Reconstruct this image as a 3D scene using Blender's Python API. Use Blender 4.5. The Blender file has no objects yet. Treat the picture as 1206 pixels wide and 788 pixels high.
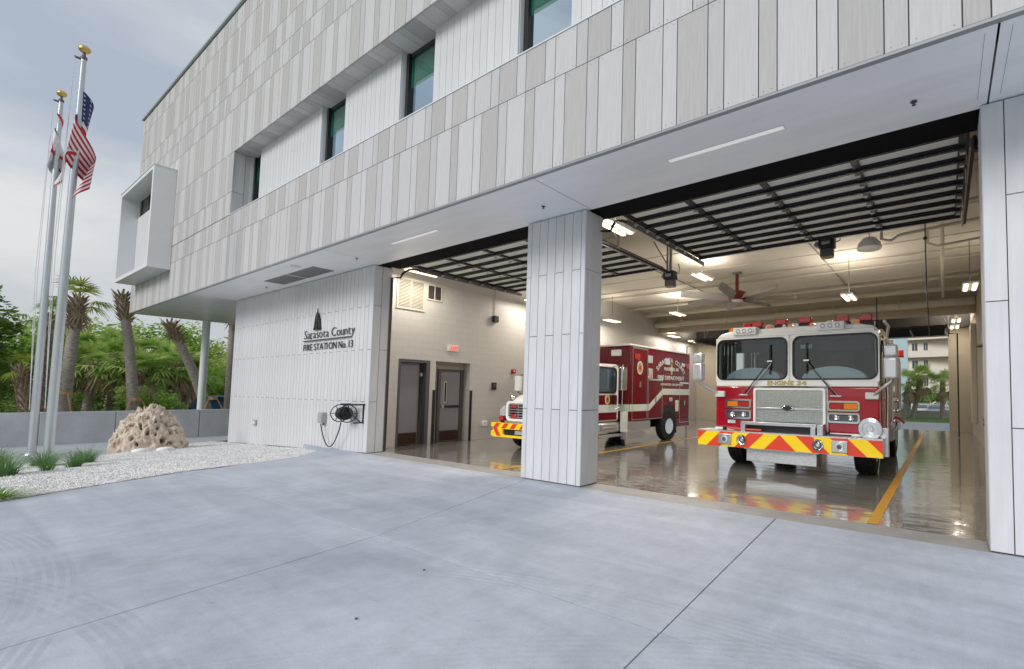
import bpy, bmesh, math, random
from mathutils import Vector, Matrix, Euler, noise
random.seed(13)
R = math.radians
S = bpy.context.scene
COL = S.collection

# ------------------------------------------------------------------ camera, sky, sun, exposure
cam_d = bpy.data.cameras.new('camera'); cam = bpy.data.objects.new('camera', cam_d); COL.objects.link(cam)
S.camera = cam
cam_d.sensor_width = 36.0
cam_d.lens = 527.4216 / 1206 * 36
cam_d.shift_x = -(800.0 - 603.0) / 1206
cam_d.shift_y = (435.76 - 394.0) / 1206
cam_d.clip_start = 0.05; cam_d.clip_end = 2000
rx = Vector((0.8604138926700845, 0.5094355899697356, 0.012779396405922102))
uy = Vector((0.015442975899802716, -0.05113208667020575, 0.9985724932162455))
fz = Vector((-0.5093618044137883, 0.8589882940907507, 0.05186195927066028))
M = Matrix.Identity(4)
for i in range(3):
    M[i][0] = rx[i]; M[i][1] = uy[i]; M[i][2] = -fz[i]
M[2][3] = 1.6
cam.matrix_world = M
S.render.resolution_x = 1024; S.render.resolution_y = 669
S.view_settings.view_transform = 'Standard'; S.view_settings.look = 'None'
S.view_settings.exposure = 0.40; S.view_settings.gamma = 1.0
S.render.engine = 'CYCLES'
S.cycles.max_bounces = 7; S.cycles.diffuse_bounces = 4; S.cycles.glossy_bounces = 4
S.cycles.transparent_max_bounces = 12; S.cycles.sample_clamp_indirect = 6.0

SUN_EL, SUN_AZ = R(34), R(178)      # azimuth from +Y clockwise: the sun stands behind the camera, facing the front
W = bpy.data.worlds.new('World'); S.world = W; W.use_nodes = True
nt = W.node_tree; nt.nodes.clear()
def N(t, **k):
    n = nt.nodes.new(t)
    for a, b in k.items(): setattr(n, a, b)
    return n
out = N('ShaderNodeOutputWorld'); mixs = N('ShaderNodeMixShader')
sky = N('ShaderNodeTexSky', sky_type='NISHITA', sun_disc=False, sun_elevation=SUN_EL, sun_rotation=SUN_AZ)
bg1 = N('ShaderNodeBackground'); bg1.inputs[1].default_value = 0.10
bg2 = N('ShaderNodeBackground'); bg2.inputs[1].default_value = 1.0
tc = N('ShaderNodeTexCoord'); sep = N('ShaderNodeSeparateXYZ')
nt.links.new(sky.outputs[0], bg1.inputs[0])
mp = N('ShaderNodeMapping'); mp.inputs['Scale'].default_value = (1, 1, 2.3); mp.inputs['Location'].default_value = (3.1, 0.4, 0.2)
n1 = N('ShaderNodeTexNoise'); n1.inputs['Scale'].default_value = 2.3; n1.inputs['Detail'].default_value = 7; n1.inputs['Roughness'].default_value = 0.5; n1.inputs['Distortion'].default_value = 0.15
rp = N('ShaderNodeValToRGB')
rp.color_ramp.elements[0].position = 0.38; rp.color_ramp.elements[0].color = (0.335, 0.38, 0.45, 1)
rp.color_ramp.elements[1].position = 0.63; rp.color_ramp.elements[1].color = (0.60, 0.605, 0.61, 1)
e = rp.color_ramp.elements.new(0.50); e.color = (0.42, 0.455, 0.50, 1)
nt.links.new(tc.outputs['Generated'], mp.inputs[0]); nt.links.new(mp.outputs[0], n1.inputs['Vector']); nt.links.new(n1.outputs[0], rp.inputs[0])
nt.links.new(tc.outputs['Generated'], sep.inputs[0])
hz = N('ShaderNodeValToRGB')
hz.color_ramp.elements[0].position = 0.0; hz.color_ramp.elements[0].color = (1, 1, 1, 1)
hz.color_ramp.elements[1].position = 0.20; hz.color_ramp.elements[1].color = (0, 0, 0, 1)
nt.links.new(sep.outputs['Z'], hz.inputs[0])
mulh = N('ShaderNodeMath', operation='MULTIPLY'); mulh.inputs[1].default_value = 0.75
nt.links.new(hz.outputs[0], mulh.inputs[0])
mc = N('ShaderNodeMix', data_type='RGBA')
nt.links.new(mulh.outputs[0], mc.inputs['Factor']); nt.links.new(rp.outputs[0], mc.inputs['A']); mc.inputs['B'].default_value = (0.54, 0.53, 0.49, 1)
nt.links.new(mc.outputs['Result'], bg2.inputs[0])
mixs.inputs[0].default_value = 0.93
nt.links.new(bg1.outputs[0], mixs.inputs[1]); nt.links.new(bg2.outputs[0], mixs.inputs[2]); nt.links.new(mixs.outputs[0], out.inputs[0])

sd = bpy.data.lights.new('sun', 'SUN'); sd.energy = 1.5; sd.angle = R(28); sd.color = (1.0, 0.985, 0.975)
sun = bpy.data.objects.new('sun', sd); COL.objects.link(sun)
sdir = Vector((math.sin(SUN_AZ) * math.cos(SUN_EL), math.cos(SUN_AZ) * math.cos(SUN_EL), math.sin(SUN_EL)))
sun.rotation_euler = sdir.to_track_quat('Z', 'Y').to_euler()

# ------------------------------------------------------------------ materials
MT = {}
def mat(name, col, rough=0.6, metal=0.0, var=0.0, vs=8.0, stretch=(1, 1, 1), bump=0.0, bs=60.0, emit=None, es=0.0, spec=0.5, coat=0.0, objvar=0.0, alpha=1.0, trans=0.0, bstretch=None, dark=None):
    m = bpy.data.materials.new(name); m.use_nodes = True; MT[name] = m
    t = m.node_tree; b = t.nodes['Principled BSDF']
    b.inputs['Base Color'].default_value = (*col, 1); b.inputs['Roughness'].default_value = rough; b.inputs['Metallic'].default_value = metal
    b.inputs['Specular IOR Level'].default_value = spec; b.inputs['Coat Weight'].default_value = coat
    b.inputs['Alpha'].default_value = alpha; b.inputs['Transmission Weight'].default_value = trans
    if emit: b.inputs['Emission Color'].default_value = (*emit, 1); b.inputs['Emission Strength'].default_value = es
    def L(a, c): t.links.new(a, c)
    cur = None
    if var or bump:
        tcn = t.nodes.new('ShaderNodeTexCoord'); mpn = t.nodes.new('ShaderNodeMapping'); mpn.inputs['Scale'].default_value = stretch
        L(tcn.outputs['Object'], mpn.inputs[0])
    if var:
        nn = t.nodes.new('ShaderNodeTexNoise'); nn.inputs['Scale'].default_value = vs; nn.inputs['Detail'].default_value = 6; nn.inputs['Roughness'].default_value = 0.6
        L(mpn.outputs[0], nn.inputs['Vector'])
        r = t.nodes.new('ShaderNodeValToRGB'); r.color_ramp.elements[0].position = 0.3; r.color_ramp.elements[1].position = 0.7
        dk = dark or tuple(c * (1 - var) for c in col)
        r.color_ramp.elements[0].color = (*dk, 1); r.color_ramp.elements[1].color = (*[min(1, c * (1 + var)) for c in col], 1)
        L(nn.outputs[0], r.inputs[0]); cur = r.outputs[0]
    if objvar:
        oi = t.nodes.new('ShaderNodeObjectInfo'); mr = t.nodes.new('ShaderNodeMapRange'); mr.inputs['To Min'].default_value = 1 - objvar; mr.inputs['To Max'].default_value = 1 + objvar
        L(oi.outputs['Random'], mr.inputs[0])
        mx = t.nodes.new('ShaderNodeVectorMath'); mx.operation = 'SCALE'
        if cur is None: mx.inputs[0].default_value = col
        else: L(cur, mx.inputs[0])
        L(mr.outputs[0], mx.inputs['Scale']); cur = mx.outputs[0]
    if cur is not None: L(cur, b.inputs['Base Color'])
    if bump:
        bn = t.nodes.new('ShaderNodeTexNoise'); bn.inputs['Scale'].default_value = bs; bn.inputs['Detail'].default_value = 4
        if bstretch:
            mp2 = t.nodes.new('ShaderNodeMapping'); mp2.inputs['Scale'].default_value = bstretch; L(tcn.outputs['Object'], mp2.inputs[0]); L(mp2.outputs[0], bn.inputs['Vector'])
        else: L(mpn.outputs[0], bn.inputs['Vector'])
        bu = t.nodes.new('ShaderNodeBump'); bu.inputs['Strength'].default_value = bump; bu.inputs['Distance'].default_value = 0.02
        L(bn.outputs[0], bu.inputs['Height']); L(bu.outputs[0], b.inputs['Normal'])
    return m

mat('panel_light', (0.56, 0.545, 0.545), 0.75, var=0.07, vs=3, stretch=(14, 14, 0.8), bump=0.15, bs=30, bstretch=(3, 3, .3), objvar=0.035)
mat('panel_mid', (0.505, 0.492, 0.492), 0.75, var=0.08, vs=3, stretch=(14, 14, 0.8), bump=0.15, bs=30, bstretch=(3, 3, .3), objvar=0.035)
mat('panel_dark', (0.462, 0.446, 0.438), 0.78, var=0.09, vs=3, stretch=(14, 14, 0.8), bump=0.15, bs=30, bstretch=(3, 3, .3), objvar=0.04)
mat('board_white', (0.64, 0.642, 0.655), 0.6, var=0.065, vs=2.5, stretch=(5, 5, .5), bump=0.12, bs=40, bstretch=(2, 2, .4), objvar=0.03)
mat('backing', (0.10, 0.10, 0.10), 0.9)
mat('trim_white', (0.72, 0.735, 0.75), 0.45, var=0.02, vs=2)
mat('trim_grey', (0.30, 0.31, 0.33), 0.5, var=0.03, vs=2)
mat('soffit', (0.90, 0.92, 0.95), 0.36, 0.0, var=0.05, vs=1.2, stretch=(.5, 3, 1), bump=0.05, bs=2.5, bstretch=(1, 3, 1))
mat('soffit_plank', (0.84, 0.86, 0.88), 0.30, 0.1, var=0.06, vs=1.2, bump=0.05, bs=2)
mat('roof_metal', (0.36, 0.42, 0.43), 0.4, 0.3)
mat('black_frame', (0.012, 0.012, 0.014), 0.35)
mat('lintel_black', (0.010, 0.010, 0.011), 0.85, spec=.05); mat('black_steel', (0.016, 0.016, 0.018), 0.5, 0.0, var=0.2, vs=20)
mat('grey_steel', (0.30, 0.30, 0.31), 0.42, 0.6, var=0.1, vs=12)
mat('dark_grey_paint', (0.095, 0.09, 0.10), 0.5, var=0.05, vs=6)
mat('door_grey', (0.26, 0.25, 0.27), 0.5, var=0.05, vs=3)
mat('kick_plate', (0.05, 0.022, 0.018), 0.4)
mat('chrome', (0.78, 0.79, 0.80), 0.12, 1.0)
mat('brushed', (0.60, 0.61, 0.62), 0.32, 0.9, var=0.08, vs=6, stretch=(1, 8, 8))
mat('diamond_plate', (0.55, 0.56, 0.57), 0.35, 0.85, var=0.1, vs=20, bump=0.5, bs=70)
mat('rubber', (0.012, 0.012, 0.013), 0.75, var=0.2, vs=20, bump=0.3, bs=60)
mat('fire_red', (0.36, 0.004, 0.018), 0.18, coat=0.8, var=0.04, vs=2)
mat('ambulance_red', (0.14, 0.003, 0.008), 0.18, spec=.35, coat=0.15, var=0.04, vs=2)
mat('cab_white', (0.86, 0.85, 0.81), 0.28, coat=0.5, var=0.02, vs=2)
mat('reflective_white', (0.62, 0.68, 0.64), 0.4)
mat('chevron_red', (0.72, 0.055, 0.02), 0.4)
mat('chevron_yellow', (0.95, 0.66, 0.01), 0.4)
mat('line_yellow', (0.62, 0.30, 0.015), 0.4, var=0.12, vs=14)
mat('lens_red', (0.42, 0.006, 0.012), 0.12, emit=(1, .02, .02), es=0.03, coat=1)
mat('lens_amber', (0.75, 0.20, 0.01), 0.15, emit=(1, .3, .01), es=0.03, coat=1)
mat('lens_clear', (0.62, 0.66, 0.68), 0.1, 0.4, coat=1)
mat('lens_white', (0.88, 0.88, 0.88), 0.25, coat=1)
mat('gold_leaf', (0.55, 0.40, 0.10), 0.35, 0.4)
mat('gold_ball', (0.62, 0.42, 0.13), 0.3, 0.9, var=.1, vs=8)
mat('mesh_grille', (0.45, 0.47, 0.45), 0.4, 0.8, var=0.25, vs=60, bump=0.6, bs=120)
mat('cab_inside', (0.035, 0.04, 0.042), 0.8)
mat('dash_pale', (0.88, 0.90, 0.92), 0.6)
mat('seat_dark', (0.05, 0.055, 0.06), 0.8)
mat('pole_metal', (0.56, 0.60, 0.62), 0.32, 0.75, var=0.05, vs=2)
mat('wood_prop', (0.55, 0.36, 0.18), 0.8, var=0.15, vs=8)
mat('bark_palm', (0.36, 0.32, 0.28), 0.9, var=0.45, vs=7, stretch=(1, 1, 3), bump=0.8, bs=16, bstretch=(1, 1, 3))
mat('boot_brown', (0.38, 0.28, 0.19), 0.9, var=0.35, vs=9, bump=0.4, bs=20)
mat('bark_tree', (0.10, 0.08, 0.06), 0.9, var=0.3, vs=6, bump=0.6, bs=14)
mat('shirt_flag_red', (0.48, 0.012, 0.03), 0.7); mat('flag_white', (0.72, 0.72, 0.74), 0.7); mat('flag_blue', (0.02, 0.03, 0.13), 0.7)
mat('rock', (0.66, 0.56, 0.46), 0.95, var=0.25, vs=5, bump=0.9, bs=14, dark=(0.40, 0.31, 0.23))
mat('rock_hole', (0.10, 0.065, 0.045), 0.95, var=0.3, vs=8)
mat('sign_black', (0.02, 0.02, 0.018), 0.4)
mat('hose_black', (0.015, 0.017, 0.02), 0.4)
mat('box_grey', (0.38, 0.39, 0.40), 0.5)
mat('lamp_on', (0.9, 0.85, 0.75), 0.4, emit=(1.0, 0.84, 0.60), es=2.0)
mat('strip_lamp', (0.8, 0.8, 0.8), 0.4, emit=(1.0, 0.99, 0.97), es=0.25)
mat('pipe_cream', (0.62, 0.58, 0.49), 0.55, var=0.04, vs=4)
mat('ceiling_cream', (0.70, 0.66, 0.58), 0.8, var=0.03, vs=1.5, stretch=(0.3, 4, 1))
mat('beam_cream', (0.50, 0.44, 0.34), 0.7, var=0.03, vs=2)
mat('wall_tan', (0.50, 0.445, 0.36), 0.7, var=0.05, vs=2)
mat('fan_red', (0.16, 0.010, 0.010), 0.35); mat('fan_blade', (0.26, 0.25, 0.24), 0.5)
mat('white_plastic', (0.82, 0.82, 0.81), 0.4)
mat('exit_red', (0.7, 0.05, 0.02), 0.4, emit=(1.0, 0.09, 0.05), es=0.7)
mat('alarm_red', (0.42, 0.01, 0.02), 0.4)
mat('leaf_brown', (0.10, 0.05, 0.02), 0.9)
mat('path_concrete', (0.44, 0.46, 0.49), 0.85, var=0.06, vs=2)
mat('ret_concrete', (0.50, 0.515, 0.53), 0.85, var=0.13, vs=2.2, stretch=(1, 1, .6), bump=0.2, bs=20)
mat('asphalt', (0.07, 0.07, 0.072), 0.9, var=0.15, vs=3, bump=.3, bs=60)
mat('far_grass', (0.10, 0.17, 0.03), 0.9, var=0.3, vs=3)
mat('soil', (0.14, 0.115, 0.085), 0.95, var=0.3, vs=2)
mat('condo_cream', (0.76, 0.69, 0.58), 0.8, var=0.04, vs=1); mat('condo_teal', (0.42, 0.55, 0.57), 0.7, var=.03, vs=1)
mat('condo_dark', (0.06, 0.07, 0.08), 0.3)
mat('car_blue', (0.07, 0.19, 0.42), 0.25, coat=.8); mat('car_white', (0.6, 0.6, 0.6), 0.25, coat=.8); mat('car_silver', (0.35, 0.36, 0.38), 0.25, 0.4, coat=.8)
mat('car_glass', (0.06, 0.10, 0.13), 0.06, coat=1)
mat('house_wall', (0.45, 0.45, 0.38), 0.8); mat('house_roof', (0.11, 0.10, 0.13), 0.85, var=.15, vs=3)
mat('chrome_shell', (0.74, 0.75, 0.80), 0.28, 0.55); mat('green_reflection', (0.012, 0.12, 0.085), 0.06, spec=1.0, coat=1.0); mat('path_tan', (0.34, 0.33, 0.315), 0.5, var=.12, vs=3); mat('wire_grey', (0.3, 0.29, 0.26), 0.5)

def leafmat(name, a, b, tr=0.42):
    m = bpy.data.materials.new(name); m.use_nodes = True; MT[name] = m; t = m.node_tree
    bs = t.nodes['Principled BSDF']; bs.inputs['Roughness'].default_value = 0.55; bs.inputs['Specular IOR Level'].default_value = 0.3
    tcn = t.nodes.new('ShaderNodeTexCoord'); nn = t.nodes.new('ShaderNodeTexNoise'); nn.inputs['Scale'].default_value = 1.7; nn.inputs['Detail'].default_value = 5
    r = t.nodes.new('ShaderNodeValToRGB'); r.color_ramp.elements[0].position = .35; r.color_ramp.elements[1].position = .68
    r.color_ramp.elements[0].color = (*a, 1); r.color_ramp.elements[1].color = (*b, 1)
    t.links.new(tcn.outputs['Object'], nn.inputs['Vector']); t.links.new(nn.outputs[0], r.inputs[0]); t.links.new(r.outputs[0], bs.inputs['Base Color'])
    trn = t.nodes.new('ShaderNodeBsdfTranslucent'); mx = t.nodes.new('ShaderNodeMixShader'); mx.inputs[0].default_value = tr
    t.links.new(r.outputs[0], trn.inputs[0]); o = t.nodes['Material Output']
    t.links.new(bs.outputs[0], mx.inputs[1]); t.links.new(trn.outputs[0], mx.inputs[2]); t.links.new(mx.outputs[0], o.inputs[0])
    return m
leafmat('leaf_dark', (0.11, 0.20, 0.045), (0.26, 0.42, 0.085)); leafmat('leaf_mid', (0.19, 0.34, 0.055), (0.38, 0.56, 0.11))
leafmat('leaf_bright', (0.30, 0.45, 0.065), (0.54, 0.66, 0.15)); leafmat('frond', (0.24, 0.41, 0.09), (0.58, 0.68, 0.22)); leafmat('frond_dead', (0.30, 0.22, 0.13), (0.52, 0.42, 0.28), .15)
leafmat('frond_lime', (0.18, 0.27, 0.03), (0.36, 0.42, 0.07)); leafmat('grass_blade', (0.09, 0.20, 0.06), (0.22, 0.38, 0.12)); leafmat('grass_lime', (0.16, 0.30, 0.03), (0.30, 0.44, 0.05))

def glassmat(name, tint, gl=0.12, refl=(1, 1, 1), rough=0.02):
    m = bpy.data.materials.new(name); m.use_nodes = True; MT[name] = m; t = m.node_tree; t.nodes.remove(t.nodes['Principled BSDF'])
    tr = t.nodes.new('ShaderNodeBsdfTransparent'); tr.inputs[0].default_value = (*tint, 1)
    g = t.nodes.new('ShaderNodeBsdfGlossy'); g.inputs['Roughness'].default_value = rough; g.inputs['Color'].default_value = (*refl, 1)
    f = t.nodes.new('ShaderNodeFresnel'); f.inputs[0].default_value = 1.5
    ad = t.nodes.new('ShaderNodeMath'); ad.operation = 'ADD'; ad.inputs[1].default_value = gl; ad.use_clamp = True
    t.links.new(f.outputs[0], ad.inputs[0]); mx = t.nodes.new('ShaderNodeMixShader'); t.links.new(ad.outputs[0], mx.inputs[0])
    t.links.new(tr.outputs[0], mx.inputs[1]); t.links.new(g.outputs[0], mx.inputs[2]); t.links.new(mx.outputs[0], t.nodes['Material Output'].inputs[0])
    return m
glassmat('windshield', (0.74, 0.80, 0.80), 0.01); glassmat('window_glass', (0.10, 0.30, 0.30), 0.62, (0.70, 0.84, 0.95)); leafmat('door_pane', (0.86, 0.88, 0.82), (0.90, 0.92, 0.86), .12)
mat('blind', (0.25, 0.42, 0.36), 0.8); mat('room_dark', (0.10, 0.12, 0.13), 0.9)

# concrete of the apron: mottled, with tyre arcs and small stains
def concrete_apron():
    m = bpy.data.materials.new('apron_concrete'); m.use_nodes = True; MT['apron'] = m; t = m.node_tree; b = t.nodes['Principled BSDF']
    def nd(ty, **k):
        n = t.nodes.new(ty)
        for a, c in k.items(): setattr(n, a, c)
        return n
    L = t.links.new
    tcn = nd('ShaderNodeTexCoord')
    def noisen(scale, det, st=(1, 1, 1), ro=.6, dis=0.0, rot=0):
        mpn = nd('ShaderNodeMapping'); mpn.inputs['Scale'].default_value = st; mpn.inputs['Rotation'].default_value = (0, 0, rot); L(tcn.outputs['Object'], mpn.inputs[0])
        n = nd('ShaderNodeTexNoise'); n.inputs['Scale'].default_value = scale; n.inputs['Detail'].default_value = det; n.inputs['Roughness'].default_value = ro; n.inputs['Distortion'].default_value = dis
        L(mpn.outputs[0], n.inputs['Vector']); return n.outputs[0]
    def ramp(i, p0, c0, p1, c1):
        r = nd('ShaderNodeValToRGB'); r.color_ramp.elements[0].position = p0; r.color_ramp.elements[1].position = p1
        r.color_ramp.elements[0].color = (*c0, 1); r.color_ramp.elements[1].color = (*c1, 1); L(i, r.inputs[0]); return r.outputs[0]
    def math_(op, a, c):
        n = nd('ShaderNodeMath', operation=op)
        for i, v in enumerate((a, c)):
            if isinstance(v, (int, float)): n.inputs[i].default_value = v
            else: L(v, n.inputs[i])
        return n.outputs[0]
    def mul(c, f):
        mx = nd('ShaderNodeMix', data_type='RGBA', blend_type='MULTIPLY'); mx.inputs['Factor'].default_value = 1; L(c, mx.inputs['A']); L(f, mx.inputs['B']); return mx.outputs['Result']
    base = ramp(noisen(0.55, 8, (1, 1, 1), .62, .6), .32, (0.41, 0.446, 0.515), .70, (0.545, 0.586, 0.66))
    c = mul(base, ramp(noisen(4, 10, (1, 1, 1), .8), .32, (0.86,) * 3, .68, (1.09,) * 3))
    c = mul(c, ramp(noisen(1.1, 6, (.22, 2.4, 1), .6, .8, .25), .36, (0.88, 0.885, 0.90), .64, (1.05,) * 3))   # trowel streaks
    c = mul(c, ramp(noisen(90, 2), .2, (0.87,) * 3, .8, (1.08,) * 3))
    c = mul(c, ramp(noisen(9, 3, (1, 1, 1), .4), .22, (0.84,) * 3, .26, (1,) * 3))                              # little damp spots
    sp = nd('ShaderNodeSeparateXYZ'); L(tcn.outputs['Object'], sp.inputs[0])
    def arc(cx, cy, rad, w, strength, xmax=None, ymin=None):
        dx = math_('SUBTRACT', sp.outputs[0], cx); dy = math_('SUBTRACT', sp.outputs[1], cy)
        d = math_('SQRT', math_('ADD', math_('MULTIPLY', dx, dx), math_('MULTIPLY', dy, dy)), 0)
        o = math_('SUBTRACT', d, rad)
        band = math_('LESS_THAN', math_('ABSOLUTE', o, 0), w)
        rib = math_('GREATER_THAN', math_('SINE', math_('MULTIPLY', o, 110.0), 0), -0.25)
        k = math_('MULTIPLY', band, rib)
        k = math_('MULTIPLY', k, ramp(noisen(1.3, 5), .38, (0,) * 3, .62, (1,) * 3))
        if xmax is not None: k = math_('MULTIPLY', k, math_('LESS_THAN', sp.outputs[0], xmax))
        return math_('SUBTRACT', 1.0, math_('MULTIPLY', k, strength))
    for a in ((-7.19, -8.83, 9.47, .15, .12, -4.3), (-7.19, -8.83, 9.02, .13, .08, -4.3), (-4.27, -6.58, 7.31, .14, .12, -3.0), (-1.0, -6.0, 8.9, .15, .10, None), (2.4, -4.8, 8.2, .2, .09, None)):
        k = arc(*a); cb = nd('ShaderNodeCombineXYZ'); L(k, cb.inputs[0]); L(k, cb.inputs[1]); L(k, cb.inputs[2]); c = mul(c, cb.outputs[0])
    c = mul(c, ramp(noisen(2.6, 7, (3.2, .35, 1), .7, 1.2, -.55), .36, (0.968,) * 3, .64, (1.02,) * 3))
    L(c, b.inputs['Base Color']); b.inputs['Roughness'].default_value = 0.62
    bu = nd('ShaderNodeBump'); bu.inputs['Strength'].default_value = 0.12; bu.inputs['Distance'].default_value = 0.01; L(noisen(130, 3), bu.inputs['Height']); L(bu.outputs[0], b.inputs['Normal'])
concrete_apron()

def polished_floor():
    m = bpy.data.materials.new('polished_concrete'); m.use_nodes = True; MT['polished'] = m; t = m.node_tree; b = t.nodes['Principled BSDF']; L = t.links.new
    tcn = t.nodes.new('ShaderNodeTexCoord')
    n = t.nodes.new('ShaderNodeTexNoise'); n.inputs['Scale'].default_value = 0.9; n.inputs['Detail'].default_value = 8; n.inputs['Roughness'].default_value = .68; n.inputs['Distortion'].default_value = .5
    L(tcn.outputs['Object'], n.inputs['Vector'])
    r = t.nodes.new('ShaderNodeValToRGB'); r.color_ramp.elements[0].position = .3; r.color_ramp.elements[1].position = .7
    r.color_ramp.elements[0].color = (0.17, 0.16, 0.145, 1); r.color_ramp.elements[1].color = (0.33, 0.315, 0.285, 1)
    L(n.outputs[0], r.inputs[0]); L(r.outputs[0], b.inputs['Base Color'])
    b.inputs['Roughness'].default_value = 0.16; b.inputs['Specular IOR Level'].default_value = 0.9; b.inputs['Coat Weight'].default_value = .7; b.inputs['Coat Roughness'].default_value = .05
    mp = t.nodes.new('ShaderNodeMapping'); mp.inputs['Scale'].default_value = (1, 2.2, 1); L(tcn.outputs['Object'], mp.inputs[0])
    w = t.nodes.new('ShaderNodeTexNoise'); w.inputs['Scale'].default_value = 1.6; w.inputs['Detail'].default_value = 2; L(mp.outputs[0], w.inputs['Vector'])
    bu = t.nodes.new('ShaderNodeBump'); bu.inputs['Strength'].default_value = 0.16; bu.inputs['Distance'].default_value = 0.05; L(w.outputs[0], bu.inputs['Height']); L(bu.outputs[0], b.inputs['Normal']); L(bu.outputs[0], b.inputs['Coat Normal'])
polished_floor()

def block_wall():
    m = bpy.data.materials.new('painted_block'); m.use_nodes = True; MT['block'] = m; t = m.node_tree; b = t.nodes['Principled BSDF']; L = t.links.new
    tcn = t.nodes.new('ShaderNodeTexCoord'); mp = t.nodes.new('ShaderNodeMapping'); mp.inputs['Rotation'].default_value = (0, R(90), 0); 
    sp = t.nodes.new('ShaderNodeSeparateXYZ'); cb = t.nodes.new('ShaderNodeCombineXYZ'); L(tcn.outputs['Object'], sp.inputs[0]); L(sp.outputs['Y'], cb.inputs[0]); L(sp.outputs['Z'], cb.inputs[1])
    br = t.nodes.new('ShaderNodeTexBrick'); br.inputs['Scale'].default_value = 1; br.inputs['Brick Width'].default_value = .36; br.inputs['Row Height'].default_value = .2; br.inputs['Mortar Size'].default_value = .008
    br.inputs['Color1'].default_value = (.60, .588, .57, 1); br.inputs['Color2'].default_value = (.585, .572, .553, 1); br.inputs['Mortar'].default_value = (.545, .53, .51, 1)
    L(cb.outputs[0], br.inputs['Vector']); L(br.outputs['Color'], b.inputs['Base Color']); b.inputs['Roughness'].default_value = .38
    bu = t.nodes.new('ShaderNodeBump'); bu.invert = True; bu.inputs['Strength'].default_value = .3; bu.inputs['Distance'].default_value = .006; L(br.outputs['Fac'], bu.inputs['Height']); L(bu.outputs[0], b.inputs['Normal'])
block_wall()

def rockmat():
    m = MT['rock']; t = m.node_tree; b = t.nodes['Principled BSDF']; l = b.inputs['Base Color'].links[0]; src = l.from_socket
    at = t.nodes.new('ShaderNodeAttribute'); at.attribute_name = 'pit_shade'; mx = t.nodes.new('ShaderNodeMix'); mx.data_type = 'RGBA'; mx.inputs['B'].default_value = (0.085, 0.055, 0.038, 1)  # darkens the pits: shade painted into the rock colour by a mask
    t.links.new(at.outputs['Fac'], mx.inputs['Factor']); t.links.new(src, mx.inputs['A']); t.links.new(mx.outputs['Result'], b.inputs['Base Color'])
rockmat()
def gravelmat():
    m = bpy.data.materials.new('white_gravel'); m.use_nodes = True; MT['gravel'] = m; t = m.node_tree; b = t.nodes['Principled BSDF']; L = t.links.new
    tcn = t.nodes.new('ShaderNodeTexCoord'); v = t.nodes.new('ShaderNodeTexVoronoi'); v.inputs['Scale'].default_value = 26; L(tcn.outputs['Object'], v.inputs['Vector'])
    r = t.nodes.new('ShaderNodeValToRGB'); r.color_ramp.elements[0].position = 0; r.color_ramp.elements[1].position = 1
    r.color_ramp.elements[0].color = (.58, .57, .56, 1); r.color_ramp.elements[1].color = (.88, .87, .85, 1)
    sx = t.nodes.new('ShaderNodeSeparateColor'); L(v.outputs['Color'], sx.inputs[0]); L(sx.outputs[0], r.inputs[0]); L(r.outputs[0], b.inputs['Base Color']); b.inputs['Roughness'].default_value = .85
    bu = t.nodes.new('ShaderNodeBump'); bu.invert = True; bu.inputs['Strength'].default_value = .9; bu.inputs['Distance'].default_value = .03; L(v.outputs['Distance'], bu.inputs['Height']); L(bu.outputs[0], b.inputs['Normal'])
gravelmat()
mat('stone_white', (.78, .77, .75), .85, objvar=0.0, var=.2, vs=4)

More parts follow.
